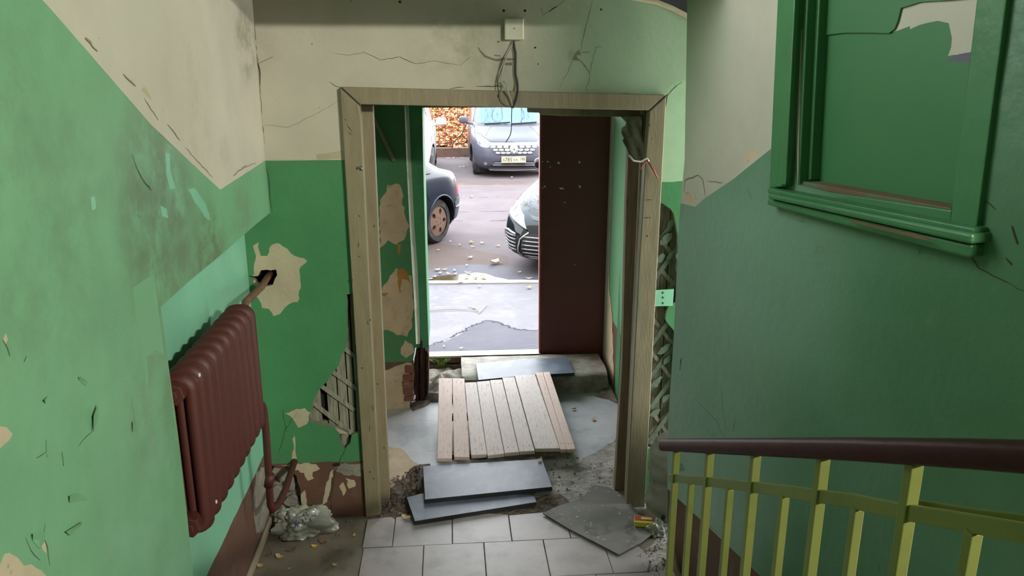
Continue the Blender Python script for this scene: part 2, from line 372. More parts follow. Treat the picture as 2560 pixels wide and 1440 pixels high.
for (p, q) in (((770, 1005), (890, 1100)), ((786, 960), (885, 1032)), ((815, 925), (900, 985)), ((850, 870), (905, 910))):
    lath(b_(*p), b_(*q), .022, .027, MATS['lath_wood'])
for k in range(8):
    y = 560 + k * 78; lath(b_(1615, y + 95), b_(1715, y - 35), .024, .030, MATS['green_lath'])
    if k not in (2, 5): lath(b_(1615, y - 20 + 9 * (k % 3)), b_(1712, y + 120 - 14 * (k % 2)), .020, .038, MATS['lath_wood'])
# lumps of old plaster left between the laths on the right
for i, (x, y, rr) in enumerate(((1668, 600, .03), (1655, 650, .025), (1682, 640, .02), (1650, 740, .024), (1660, 880, .03), (1672, 905, .02), (1645, 960, .026), (1668, 1000, .02), (1640, 1040, .022), (1684, 560, .02))):
    u, v = b_(x, y); lp = [(u + rr * math.cos(a) * random.uniform(.6, 1.2), v + 1.3 * rr * math.sin(a) * random.uniform(.6, 1.2)) for a in np.linspace(0, 2 * math.pi, 8)[:-1]]; lp = rough_loop([(a + (b2 - v) * .5, b2) for a, b2 in lp], .004, .012, i)
    MB().prism([PB(*p, .024) for p in lp], (0, .012, 0)).build('plaster_lump', MATS.get('lump') or mat('lump', '5c6b59', .85, var=.25, bump=.8, bscale=40, col2='48543f', c2scale=14), wall_back, bevel=.002)
# rubble fill behind the broken corner and the pipe hole
MB().box((-.8, YB + .075, .25), (.5, .05, .55)).build('rubble_core', MATS['grey_plaster'], wall_back)
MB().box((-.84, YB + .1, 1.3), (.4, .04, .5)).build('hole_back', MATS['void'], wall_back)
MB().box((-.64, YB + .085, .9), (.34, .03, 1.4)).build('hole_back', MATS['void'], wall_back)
MB().box((1.35, YB + .105, 1.2), (.82, .03, 1.9)).build('hole_back', MATS['grey_plaster'], wall_back)
for i, (x, y, sx, sy) in enumerate(((700, 1185, .05, .06), (722, 1215, .04, .07), (690, 1240, .04, .06), (730, 1265, .05, .05), (712, 1150, .03, .03), (694, 1290, .06, .04))):
    u, v = b_(x, y); lp = [(u + sx * math.cos(a) * random.uniform(.55, 1.1), v + sy * math.sin(a) * random.uniform(.55, 1.1)) for a in np.linspace(0, 2 * math.pi, 9)[:-1]]
    MB().prism([PB(*p, .02 + .01 * (i % 2)) for p in lp], (0, .04, 0)).build('broken_chunk', MATS['grey_plaster'], wall_back, bevel=.008)
def cracks(P, fn, parent, items, m='crack_dark'):
    for i, (w_, *pp) in enumerate(items):
        ribbon(P, S(fn, *pp), w_ * .52, seed=i + len(pp), wv=parent.name, sub=.0025).build('crack', MATS[m], parent)
cracks(PB, b_, wall_back, [
    (.006, (868, 1112), (850, 1150), (838, 1180), (830, 1230), (826, 1290)), (.012, (834, 1195), (828, 1225), (822, 1250)),
    (.004, (636, 60), (640, 130), (646, 170)), (.010, (645, 158), (650, 185), (650, 215)), (.004, (650, 215), (655, 300), (659, 325), (664, 400)), (.005, (664, 400), (672, 450), (680, 525)),
    (.004, (646, 158), (670, 148), (682, 142)), (.002, (660, 312), (720, 318), (780, 290), (850, 250)),
    (.003, (830, 132), (870, 138), (910, 130), (950, 150), (1000, 142), (1040, 160), (1090, 152), (1150, 164)), (.002, (1150, 164), (1180, 140)),
    (.004, (1482, 0), (1466, 60), (1458, 95), (1450, 130)), (.003, (1450, 125), (1432, 150), (1418, 185), (1405, 205), (1397, 224)),
    (.005, (1446, 148), (1462, 165), (1474, 183)), (.003, (1474, 183), (1472, 205), (1464, 220), (1470, 228)), (.003, (1474, 183), (1482, 150), (1487, 128)),
    (.003, (1448, 132), (1475, 130)), (.003, (1487, 132), (1490, 118), (1505, 116)),
    (.003, (1352, 20), (1358, 38), (1372, 28)), (.009, (1372, 30), (1382, 22), (1392, 16)), (.003, (1392, 16), (1412, 0)),
    (.005, (1668, 240), (1680, 225), (1705, 205)), (.012, (1660, 285), (1665, 250), (1668, 235)),
    (.003, (824, 205), (840, 216), (852, 218)), (.004, (744, 1030), (712, 1075), (698, 1130)), (.003, (706, 1022), (716, 1080)),
    (.004, (1124, 222), (1160, 218)), (.003, (856, 235), (862, 300)),
    (.010, (858, 240), (864, 300), (870, 400)), (.014, (870, 400), (876, 520), (884, 700)), (.012, (884, 700), (890, 900)),
    (.006, (1190, 215), (1260, 216)), (.006, (1530, 235), (1610, 236), (1660, 238))])
cracks(PB, b_, wall_back, [(.022, (1195, 118), (1212, 140), (1236, 149), (1286, 148)), (.03, (1262, 160), (1280, 160)), (.012, (1236, 138), (1252, 140))], 'crack_soft')
lp = S(b_, (1446, 124), (1452, 138), (1440, 138), (1446, 152), (1430, 150), (1438, 132))
MB().add([PB(*p, -.0065) for p in lp], [tuple(range(len(lp)))]).build('chipped_hole', MATS['crack_soft'], wall_back)
for (x, y, rr) in ((1259, 27, .006), (1312, 27, .006), (1502, 24, .005), (1000, 5, .006), (1338, 119, .004), (1247, 104, .003), (842, 1160, .02), (1345, 160, .003)):
    u, v = b_(x, y); MB().add([PB(u + rr * math.cos(a), v + rr * math.sin(a) * (.5 if rr > .01 else 1), -.0065) for a in np.linspace(0, 6.283, 9)[:-1]], [tuple(range(8))]).build('nail_hole', MATS['void'], wall_back)
# light rim of the arch over the right end of the back wall, near-black sheet standing in for the dark beyond
rim = S(b_, (1540, -10), (1590, -4), (1640, 5), (1680, 21), (1716, 40), (1752, 63))
mb = MB(); mb.tube([PB(u, v, -.004) for u, v in rim], .011, 6); mb.build('arch_rim', MATS['bare_plaster'], wall_back, smooth=True)
struct(MB().box((.3, 4.3, 3.4), (4, .06, 1.9)).build('dark_backing', MATS['void']))
# green strap plate over the broken lathing
q = [PB(*b_(x, y), -.006) for x, y in ((1634, 725), (1684, 722), (1681, 764), (1634, 765))]
sp_ = struct(MB().prism(q, (0, .004, 0)).build('trim_1', mat('strap_paint', '7fbf97', .5), bevel=.001))
for (x, y) in ((1656, 731), (1656, 743), (1656, 757)):
    u, v = b_(x, y); MB().add([PB(u + .004 * math.cos(a), v + .006 * math.sin(a), -.0075) for a in np.linspace(0, 6.283, 9)[:-1]], [tuple(range(8))]).build('screw_hole', MATS['void'], sp_)

# ---------------------------------------------------------------- inner door frame
frame = bpy.data.objects.new('door_1', None); C.objects.link(frame); frame.location = (.27, YB, 0); struct(frame)
def pf_(x, y, off=.03): return at(x, y, 'Y', YB - off)
def board(pts, depth, m, name, off=.03, bev=.004, par=frame):
    return MB().prism([pf_(x, y, off) for x, y in pts], (0, depth, 0)).build(name, m, par, bevel=bev)
DP = MATS['door_paint']
board([(850, 219), (897, 262), (903, 300), (951, 1287), (915, 1293)], .06, DP, 'casing')
board([(852, 217), (1664, 237), (1622, 276), (1320, 270), (899, 261)], .06, DP, 'casing')
board([(1666, 239), (1612, 1273), (1566, 1272), (1598, 660), (1614, 400), (1624, 278)], .06, DP, 'casing')
# mitre joints
mb = MB()
for a, b2 in (((851, 219), (898, 262)), ((1664, 238), (1623, 277))):
    A = pf_(*a, .0312); B = pf_(*b2, .0312); mb.add([A, A + Vector((.008, 0, 0)), B + Vector((.008, 0, 0)), B], [(0, 1, 2, 3)])
mb.build('mitre_gap', MATS['crack_dark'], frame)
# box jambs deeper in the wall
def jb(pts, Y, depth, m, name, bev=.003): return MB().prism([at(x, y, 'Y', Y) for x, y in pts], (0, depth, 0)).build(name, m, frame, bevel=bev)
jb([(872, 262), (932, 264), (974, 1250), (925, 1254)], 3.77, .06, DP, 'jamb')
MB().box((-.432, 3.73, 1.05), (.064, .085, 2.1)).build('jamb_lining', DP, frame)
jb([(1574, 285), (1616, 287), (1572, 1262), (1537, 1232), (1556, 900), (1566, 500)], 3.80, .05, MATS['raw_wood'], 'jamb')
jb([(1601, 405), (1613, 405), (1580, 1265), (1562, 1262)], 3.735, .03, MATS['pink_wood'], 'jamb_edge')
MB().box((.975, 3.74, 1.05), (.06, .12, 2.1)).build('jamb_lining', MATS['raw_wood'], frame)
jb([(1320, 266), (1600, 272), (1600, 296), (1545, 292), (1400, 290), (1352, 287), (1350, 282), (1320, 281)], 3.80, .05, DP, 'header_board')
MB().box((.27, 3.73, 2.135), (1.42, .13, .03)).build('head_lining', DP, frame)
# hinge recess, latch and gouges of the left jamb
mb = MB(); 
for x0, y0, x1, y1, ww in ((907, 366, 925, 367, 2), (907, 366, 909, 430, 2), (925, 367, 926, 430, 2), (909, 430, 926, 428, 2)):
    A = at(x0, y0, 'Y', 3.789); B = at(x1, y1, 'Y', 3.789); d = (B - A).normalized(); nr = Vector((-d.z, 0, d.x)) * .0018
    mb.add([A - nr, B - nr, B + nr, A + nr], [(0, 1, 2, 3)])
mb.build('hinge_recess', MATS['crack_dark'], frame)
def gouge(x, y, lx, ly, Y, wd=.004):
    A = at(x, y, 'Y', Y); B = at(x + lx, y + ly, 'Y', Y); d = (B - A).normalized(); nr = Vector((-d.z, 0, d.x)) * wd / 2; M_ = (A + B) / 2
    MB().add([A, M_ - nr, B, M_ + nr], [(0, 1, 2, 3)]).build('gouge', MATS['crack_dark'], frame)
for a in ((866, 310, 16, 22), (862, 296, 3, 6), (889, 420, 10, -4), (894, 535, 8, 10), (898, 603, -3, 18), (894, 640, 8, 3), (870, 330, 10, 8), (918, 800, 3, 14), (930, 1010, 4, 20), (925, 1060, -2, 22), (932, 1190, 4, 12), (1622, 310, 3, 2), (1628, 345, 2, 3), (1608, 500, 26, -1), (1603, 545, 30, -1)): gouge(*a, YB - .0312)
for (x, y) in ((1245, 240), (925, 800), (944, 960), (960, 1120), (935, 565), (1624, 313), (1618, 590), (880, 700), (905, 920), (925, 1180)):
    for Y in (YB - .0313,):
        p = at(x, y, 'Y', Y); MB().add([p + Vector((.004 * math.cos(a), 0, .005 * math.sin(a))) for a in np.linspace(0, 6.283, 8)[:-1]], [tuple(range(7))]).build('nail', MATS['crack_dark'], frame)
latch = MB(); p = at(893, 421, 'Y', YB - .034); q = at(903, 418, 'Y', YB - .034)
latch.tube([p, q, q + Vector((.004, -.006, -.012))], .006, 8); latch.build('latch', mat('grey_metal', '8c8a84', .35, .8, bump=.1), frame, smooth=True)

# ---------------------------------------------------------------- left wall: upper part, niche with the radiator
bord = S(l_, (60, -50), (120, 12), (225, 132), (380, 310), (480, 408), (549, 474)); tipr = l_(664, 401)
outl = [(-2.6, -.3), (2.2, -.3)] + S(l_, (484, 1480), (462, 1270), (446, 1120), (424, 930), (405, 767)) + S(l_, (470, 706), (560, 631), (640, 560), (682, 527)) + [(YB + .01, 1.62), (YB + .01, 2.75), (2.0, 2.75), (2.0, 4.6), (-2.6, 4.6)]
line = [(-2.59, bord[0][1] + 1.2 + 1.0)] + bord + [tipr, (YB + .009, tipr[1])]
def mf_left(u, v):
    yy = np.interp(u, [p[0] for p in line], [p[1] for p in line]); return 1 if v > yy else 0
lreg = [(rough_loop(S(l_, *p), .004, .02, 60 + i), 3) for i, p in enumerate([
    ((-8, 1065), (14, 1068), (30, 1085), (22, 1100), (0, 1120), (-8, 1120)), ((4, 1400), (10, 1385), (22, 1382), (45, 1395), (60, 1415), (78, 1410), (118, 1440), (118, 1500), (-10, 1500), (-10, 1440)),
    ((2, 850), (10, 832), (15, 850), (8, 862)), ((100, 1350), (112, 1340), (118, 1385), (108, 1375)), ((355, 225), (362, 215), (378, 238), (382, 252), (368, 240)) ])]
lreg += [(rough_loop(S(l_, *p), .003, .015, 66 + i), 4) for i, p in enumerate([((418, 380), (428, 384), (430, 430), (442, 470), (430, 474), (420, 440)), ((472, 472), (490, 473), (514, 508), (529, 552), (514, 544), (486, 502)), ((226, 494), (236, 490), (240, 522), (230, 526)), ((404, 515), (420, 520), (424, 545), (408, 540))])]
wall_left = struct(panel('wall_left', PL, outl, [MATS[k] for k in ('green_paint', 'cream_paint', 'brown_paint', 'bare_plaster', 'green_paint_mint')], regions=lreg, lines=[line], matfn=mf_left, thick=XL - XN, wave=.007))
cracks(PL, l_, wall_left, [(.006, (330, 386), (345, 425), (366, 460), (380, 476))])
cracks(PL, l_, wall_left, [(.004, (112, 1310), (108, 1340), (118, 1370), (124, 1415)), (.003, (62, 1345), (75, 1375), (98, 1400)),
    (.003, (113, 1100), (114, 1130), (88, 1145)), (.003, (154, 1130), (158, 1165)), (.003, (200, 1305), (165, 1340)), (.003, (232, 1030), (228, 1080), (195, 1115)), (.002, (330, 1000), (340, 1075)), (.003, (55, 905), (62, 890)), (.003, (0, 850), (12, 870), (18, 890)),
    (.003, (345, 535), (352, 545)), (.002, (396, 380), (400, 400))], 'crack_green')
cracks(PL, l_, wall_left, [(.012, (215, 95), (245, 128)), (.010, (310, 185), (340, 215)), (.006, (362, 245), (398, 300)), (.005, (420, 310), (450, 350)), (.005, (465, 370), (530, 445)), (.006, (600, 420), (640, 408)), (.008, (580, 440), (615, 412))], 'crack_soft')
# curled flakes of paint
def flake(P, fn, parent, pts, lift, m):
    lp = S(fn, *pts); n = len(lp); cx = sum(p[0] for p in lp) / n; cy = sum(p[1] for p in lp) / n
    vs = [P(p[0], p[1], -.001 - (lift if i < n // 2 else 0)) for i, p in enumerate(lp)] + [P(cx, cy, -.002 - lift * .25)]
    MB().add(vs, [(i, (i + 1) % n, n) for i in range(n)]).build('paint_flake', m, parent)
for pts in (((165, 1240), (186, 1233), (222, 1250), (205, 1252), (172, 1258)), ((190, 940), (212, 955), (214, 966), (196, 950)), ((72, 1335), (102, 1330), (112, 1352), (98, 1372), (80, 1352)), ((155, 1330), (195, 1305), (205, 1312), (175, 1340)),
            ((225, 1040), (236, 1010), (246, 1050), (232, 1080)), ((325, 1050), (345, 1078), (330, 1080)), ((100, 1000), (118, 990), (112, 1010))):
    flake(PL, l_, wall_left, pts, .007, MATS['green_paint'])
# niche back
nich_out = [(2.05, -.2), (YB + .01, -.2), (YB + .01, 1.68), (2.05, 1.68)]
zb2 = .385
wall_niche = struct(panel('wall_niche', PN, nich_out, [MATS[k] for k in ('green_paint_mint', 'brown_paint', 'bare_plaster', 'grey_plaster')],
    lines=[rough_loop([(2.051, zb2), (YB + .009, zb2)], .003, .06, 7, closed=False)], matfn=lambda u, v: 1 if v < zb2 else 0, thick=.05,
    regions=[(rough_loop(S(n_, (640, 1180), (665, 1160), (690, 1165), (668, 1330), (640, 1330), (632, 1260)), .01, .03, 71), 3)]))
MB().box((XN + .008, 3.2, .025), (.016, 1.6, .05)).build('skirting_rim', MATS['dirty_rim'], wall_niche, bevel=.006)
# cheeks of the niche
struct(MB().box((XL - .065, 2.12, .7), (.128, .15, 2.0)).build('wall_niche_cheek', MATS['green_paint']))

# ---------------------------------------------------------------- right wall with the boarded window
eR = S(r_, (1720, -120), (1718, 42), (1713, 400), (1698, 560), (1691, 700), (1684, 850), (1674, 1000), (1668, 1110), (1670, 1250), (1668, 1400))
rb = S(r_, (1660, 515), (1738, 517), (1760, 497), (1830, 450), (1926, 374), (1990, 330)); rb = [(-.3, rb[1][1] - .005)] + rb[1:] 
Wn = [r_(1962, -260), r_(1938, 470), r_(2440, 590), r_(2498, -260)]
outr = [(p[0], p[1]) for p in eR] + [(eR[-1][0], -.1), (1.85, -.1), (1.85, 1.2), (1.62, 1.3), (1.62, 3.0), (eR[0][0], 3.0)]
whole = S(r_, (2010, -160), (1998, 462), (2394, 560), (2470, -160))
zbr = r_(1700, 1352)[1]
def mf_right(u, v):
    if v < .36: return 2
    yy = np.interp(u, [p[0] for p in rb], [p[1] for p in rb]); return 1 if v > yy and u < 1.0 else 0
rreg = [(rough_loop(S(r_, (1858, 400), (1862, 384), (1880, 376), (1902, 380), (1866, 408)), .002, .02, 80), 3), (rough_loop(S(r_, (1715, 480), (1728, 482), (1738, 500), (1725, 512), (1718, 500)), .004, .012, 81), 3)]
wall_right = struct(panel('wall_right', PR, outr, [MATS[k] for k in ('green_paint_shaded', 'cream_paint', 'brown_paint', 'tan_plaster')], holes=[whole], regions=rreg, lines=[rb, [(eR[-1][0] - .2, .36), (1.845, .36)]], matfn=mf_right, thick=.10, wave=.009, wscale=2.5))
cracks(PR, r_, wall_right, [(.005, (2426, 640), (2446, 670), (2480, 688), (2510, 702), (2560, 728)), (.006, (2512, 100), (2500, 160), (2485, 280), (2470, 340), (2455, 370)), (.005, (2522, 0), (2514, 90)), (.004, (2455, 502), (2475, 508), (2492, 525)), (.006, (2440, 570), (2432, 620), (2428, 645)),
    (.010, (2532, 565), (2545, 610)), (.008, (2515, 645), (2530, 662)), (.010, (1700, 905), (1703, 895), (1700, 925)), (.003, (1800, 960), (1815, 1085)), (.003, (1740, 1000), (1790, 1050), (1830, 1130)), (.004, (1840, 1045), (1832, 1080)), (.003, (1870, 470), (1880, 500)), (.004, (2195, 1405), (2200, 1425))])
cracks(PR, r_, wall_right, [(.008, (1712, 480), (1716, 450), (1748, 438), (1758, 448), (1764, 490)), (.006, (1770, 452), (1808, 456)), (.004, (1738, 480), (1742, 500)), (.003, (2040, 610), (2046, 622), (2040, 636)), (.003, (2050, 612), (2044, 622), (2054, 634)), (.003, (2062, 616), (2060, 634), (2070, 634)), (.002, (2078, 622), (2084, 636), (2090, 624), (2096, 638)), (.002, (2105, 626), (2112, 640))], 'crack_soft')
for pts in (((1996, 548), (2012, 552), (2024, 558), (2008, 564)), ((2285, 625), (2298, 622), (2300, 632), (2288, 634)), ((1770, 1075), (1788, 1082), (1778, 1092)), ((1690, 1160), (1705, 1155), (1712, 1175), (1698, 1178))):
    flake(PR, r_, wall_right, pts, .01, MATS['green_paint'])
# wall's free end, turned away from the hall
struct(MB().prism([PR(p[0] + .015, p[1], .02) for p in eR] , Vector((.45, .1, 0))).build('wall_right_end', MATS['green_paint']))
# window
win = bpy.data.objects.new('window_1', None); C.objects.link(win); win.location = PR(.85, 1.8, 0); struct(win)
WP = mat('window_green', '3e7245', .42, var=.10, stretch=(1, 1, 1), bump=.35, bscale=24, bdist=.008, specks=(40, .74, '3c7a48'))
WD = mat('window_panel_green', '396f40', .5, var=.04, bump=.1)
def wprism(pts, d0, depth, m, name, bev=.004):
    P0 = RC + RN * (-d0)
    return MB().prism([on(x, y, P0, RN) for x, y in pts], -RN * depth).build(name, m, win, bevel=bev)
wprism([(1946, -60), (1990, -60), (1964, 466), (1922, 470)], -.035, .06, WP, 'casing')
wprism([(1974, -60), (1990, -60), (1964, 462), (1950, 464)], -.042, .02, WP, 'casing_bead')
wprism([(1990, -60), (2022, -60), (1998, 462), (1964, 462)], .0, .06, WP, 'frame_stile')
wprism([(2020, -60), (2052, -60), (2026, 450), (1994, 452)], .035, .06, WP, 'frame_stile')
wprism([(2448, -60), (2524, -60), (2440, 576), (2374, 560), (2378, 525)], -.02, .05, WP, 'casing')
wprism([(1958, 463), (2378, 526), (2376, 562), (1958, 476)], -.002, .05, WP, 'frame_rail')
wprism([(1996, 452), (2378, 520), (2378, 548), (1994, 462)], .012, .09, mat('sill_dust', '6b4f3a', .8, var=.15, col2='4d6a44', c2scale=6, lo=.5, hi=.7), 'dusty_sill')
# moulded sill: three stepped strips
wprism([(1918, 470), (2432, 571), (2430, 585), (1917, 482)], -.055, .08, WP, 'sill_moulding')
wprism([(1917, 482), (2430, 585), (2428, 612), (1917, 496)], -.068, .09, WP, 'sill_moulding', .008)
wprism([(1917, 496), (2428, 612), (2420, 646), (1915, 512)], -.048, .08, WP, 'sill_moulding', .008)
for pts in (((2120, 548), (2310, 592), (2335, 603), (2300, 598), (2130, 556)),):
    wprism(pts, -.0695, .001, mat('worn_wood', '6e5238', .8), 'worn_streak', 0)
# boarded-up opening: hardboard with a torn sheet over it
d1 = .075
pn = [(2010, -200), (2004, 470), (2420, 560), (2470, -200)]
P1 = RC + RN * (-d1)
def rp_(x, y): p = on(x, y, P1, RN) - RC; return (p.dot(RD), p.z)
pan = panel('hardboard', PR_ := (lambda u, v, d: RC + RD * u + Vector((0, 0, v)) - RN * (d + d1)), S(rp_, *pn), [WD, MATS['cream_paint'], mat('grey_violet', '5b5866', .7)],
    regions=[(rough_loop(S(rp_, (2225, 82), (2262, 70), (2275, 65), (2275, 73), (2300, 62), (2345, 52), (2372, 58), (2380, 95), (2378, 118), (2370, 140), (2460, 130), (2470, -100), (2250, -100)), .002, .02, 90), 1),
             (rough_loop(S(rp_, (2362, 153), (2395, 136), (2440, 128), (2440, 155)), .001, .02, 91), 2)], thick=.01, wave=.001, parent=win)
P2 = RC + RN * (-d1 + .007)
torn = [(2005, -200), (2022, 96), (2060, 88), (2110, 82), (2170, 82), (2222, 83), (2236, 72), (2244, 52), (2252, 20), (2300, 5), (2380, 0), (2470, -10), (2470, -200)]
MB().prism([on(x, y, P2, RN) for x, y in torn], -RN * .005).build('torn_sheet', WD, win)
# ---------------------------------------------------------------- vestibule and outer wall
mat('lintel_grey', '8f927c', .8, var=.1)
zo = o_(980, 905)[1]
xl_edge = S(o_, (1011, 262), (1016, 400), (1024, 560), (1031, 680), (1036, 760), (1040, 860), (1033, 900), (1024, 930), (1028, 985), (1024, 1015))
out_o = [(-1.0, -.02), (xl_edge[-1][0], -.02)] + list(reversed(xl_edge)) + [(xl_edge[0][0], 2.06), (1.16, 2.06), (1.15, -.02), (1.7, -.02), (1.7, 2.6), (-1.0, 2.6)]
oreg = [(rough_loop(S(o_, *p), .008, .025, 100 + i), 2) for i, p in enumerate([
    ((968, 462), (998, 460), (1006, 480), (1010, 530), (1024, 565), (1010, 600), (990, 612), (970, 600), (950, 620), (950, 500), (966, 480)),
    ((950, 735), (975, 690), (990, 670), (1030, 690), (1034, 760), (1030, 820), (1018, 842), (992, 838), (970, 825), (950, 830)),
    ((1002, 870), (1012, 850), (1030, 860), (1036, 880), (1015, 895), (1002, 885))])]
oreg += [(rough_loop(S(o_, *p), .005, .02, 110 + i), 3) for i, p in enumerate([((994, 672), (1008, 670), (1022, 690), (1026, 708), (1018, 700), (1005, 698), (1000, 735), (995, 712)), ((993, 610), (1001, 610), (998, 640), (994, 632)), ((940, 735), (972, 733), (962, 742))])]
oreg += [(rough_loop(S(o_, (925, 940), (990, 915), (1020, 905), (1034, 910), (1036, 1020), (925, 1030)), .006, .03, 120), 2)]
mat('ochre', 'a5752f', .7)
wall_outer = struct(panel('wall_outer', PO, out_o, [MATS[k] for k in ('green_paint_dark', 'brown_paint', 'tan_plaster', 'ochre', 'cream_paint')], lines=[[(-.999, zo), (xl_edge[0][0] - .02, zo)], [(1.17, .52), (1.699, .52)]],
    matfn=lambda u, v: 1 if v < (zo if u < .5 else .52) else 0, regions=oreg, thick=.12, wave=.006))
# light splayed edge of the opening and the green wooden post in it
e0 = [PO(u, v, .0) for u, v in xl_edge[:6]]; e1 = [at(x, y, 'Y', 5.12) for x, y in ((1024, 262), (1030, 400), (1038, 560), (1047, 680), (1050, 760), (1053, 860))]
mb = MB(); k = len(e0); mb.add(e0 + e1, [(i, i + 1, k + i + 1, k + i) for i in range(k - 1)]); mb.add([p + Vector((-.03, .03, 0)) for p in e0 + e1], [(i, k + i, k + i + 1, i + 1) for i in range(k - 1)])
mb.build('reveal_edge', mat('white_lime', 'd6d8c4', .7, var=.1, col2='9fb79a', c2scale=12, bump=.5), wall_outer)
post = MB().prism([at(x, y, 'Y', 5.1) for x, y in ((1022, 255), (1056, 255), (1058, 400), (1063, 600), (1068, 760), (1072, 870), (1036, 870), (1030, 640), (1026, 480))], (0, .5, 0))
struct(post.build('trim_2', mat('post_green', '3f8a58', .5, var=.15, bump=.5, bscale=30, bdist=.01, col2='8a7a5c', c2scale=10, lo=.66, hi=.72), bevel=.004))
mat('rotten_wood', '5b3a28', .9, var=.5, stretch=(20, 20, 2), bump=1, bscale=12, bdist=.02, col2='2e1d14', c2scale=6, lo=.4, hi=.6)
rot = MB()
for i in range(7):
    x = 1034 + i * 5.2; yt = (905, 870, 862, 850, 866, 872, 880)[i]; yb = (985, 1000, 1004, 1002, 1000, 992, 985)[i]
    rot.prism([at(a, b2, 'Y', 5.09 + .012 * (i % 3)) for a, b2 in ((x, yt + 12), (x + 3, yt), (x + 6.5, yt + 7), (x + 6, yb), (x + 1, yb + 4))], (0, .2, 0))
struct(rot.build('trim_3', MATS['rotten_wood'], bevel=.003))
mat('old_brick', '7a4a3c', .9, var=.25, bump=.7, bscale=30, col2='8d7a68', c2scale=9)
mat('rubble_earth', '6f6053', .95, var=.4, scale=25, bump=1, bscale=40, bdist=.02, col2='8d7f70', c2scale=18)
for (x0, y0, x1, y1) in ((1008, 936, 1034, 952), (1006, 954, 1032, 970), (1008, 972, 1034, 988), (1010, 990, 1032, 1004), (1014, 914, 1034, 934)):
    MB().prism([at(a + random.uniform(-2, 2), b2, 'Y', 4.985 + random.uniform(0, .012)) for a, b2 in ((x0, y1), (x1, y1), (x1, y0), (x0, y0))], (0, .12, 0)).build('brick', MATS['old_brick'], wall_outer, bevel=.006)
# masonry on both sides of the opening, outer face and lintel
EXT = mat('facade', 'a89f90', .9, var=.1)
def sbox(name, x0, x1, y0, y1, z0, z1, m): return struct(MB().box(((x0 + x1) / 2, (y0 + y1) / 2, (z0 + z1) / 2), (x1 - x0, y1 - y0, z1 - z0)).build(name, m))
sbox('wall_outer_pier', -6, -.30, 5.12, 5.75, -.1, 7, EXT); sbox('wall_outer_pier', 1.16, 8, 5.5, 5.75, -.1, 7, EXT); sbox('wall_outer_lintel', -.30, 1.16, 5.12, 5.75, 2.02, 7, MATS['lintel_grey'])
rv = MB(); rv.prism([(1.152, 5.0, -.02), (1.165, 5.6, -.02), (1.165, 5.6, .5), (1.152, 5.0, .5)], (.2, 0, 0), 1); rv.prism([(1.152, 5.0, .5), (1.165, 5.6, .5), (1.165, 5.6, 2.08), (1.152, 5.0, 2.08)], (.2, 0, 0), 0)
wr = struct(rv.build('wall_outer_reveal', [MATS['green_paint'], MATS['brown_paint'], MATS['tan_plaster']]))
lp = rough_loop([(5.15, .0), (5.5, .0), (5.58, .35), (5.58, 1.15), (5.52, 1.0), (5.48, .7), (5.3, .5)], .02, .05, 5)
MB().add([Vector((1.149 + .0217 * (y - 5.0) , y, z)) for y, z in lp], [tuple(range(len(lp)))]).build('bare_patch', MATS['tan_plaster'], wr)
struct(MB().box((.3, 5.3, 2.075), (1.2, .5, .05)).build('trim_4', MATS['post_green'], bevel=.005)) if False else None
sbox('wall_vestibule_left', -1.1, -1.0, 3.70, 5.1, -.1, 2.7, MATS['green_paint']); sbox('wall_vestibule_right', 1.66, 1.76, 3.72, 5.1, -.1, 2.7, MATS['green_paint'])
sbox('ceiling_vestibule', -1.1, 1.76, 3.78, 5.13, 2.24, 2.30, MATS['cream_paint'])
sbox('wall_back_core', -1.2, -.46, 3.775, 3.81, -.1, 2.75, MATS['cream_paint']); sbox('wall_back_core', .98, 1.76, 3.785, 3.82, -.1, 2.2, MATS['cream_paint']); sbox('wall_back_core', -.46, .98, 3.76, 3.80, 2.12, 2.45, MATS['cream_paint'])
# ---------------------------------------------------------------- metal entrance door leaf and threshold
leaf = bpy.data.objects.new('door_2', None); C.objects.link(leaf); leaf.location = (.92, YD, .13); struct(leaf)
DM = mat('oxblood_metal', '5a2927', .42, var=.06, bump=.05, specks=(90, .76, '6a3a35'), coat=.1)
def lf(pts, d0, dep, m, nm, bev=.002): return MB().prism([at(x, y, 'Y', YD + d0) for x, y in pts], (0, dep, 0)).build(nm, m, leaf, bevel=bev)
lf([(1352, 278), (1542, 280), (1526, 889), (1349, 886)], 0, .04, DM, 'leaf_sheet')
lf([(1349.5, 278), (1354, 278), (1351, 886), (1347, 886)], -.006, .05, mat('lit_edge', '9a5a55', .5), 'leaf_edge')  # leaf edge paler than the sheet, the light on it put into the colour
for (x, y, a, b2) in ((1370, 404, 6, 3), (1376, 418, 3, 3), (1397, 407, 7, 5), (1449, 405, 5, 6), (1362, 466, 6, 4), (1405, 471, 14, 4), (1450, 466, 6, 7), (1357, 404, 4, 2), (1412, 506, 3, 4), (1357, 470, 4, 3), (1437, 662, 4, 2), (1352, 664, 4, 2)):
    lf([(x - a / 2, y - b2 / 3), (x, y - b2 / 2), (x + a / 2, y + b2 / 2), (x - a / 3, y + b2 / 2)], -.0012, .001, mat('paint_chip', 'cfc9bb', .7) if 'paint_chip' not in MATS else MATS['paint_chip'], 'paint_chip', 0)
def scratch(pts, wd=.0025):
    mb = MB()
    for a, b2 in zip(pts, pts[1:]):
        A = at(*a, 'Y', YD - .0012); B = at(*b2, 'Y', YD - .0012); d = (B - A).normalized(); nr = Vector((-d.z, 0, d.x)) * wd / 2; mb.add([A - nr, B - nr, B + nr, A + nr], [(0, 1, 2, 3)])
    mb.build('scratched_letter', MATS.get('scratch') or mat('scratch', '6d4b47', .6), leaf)
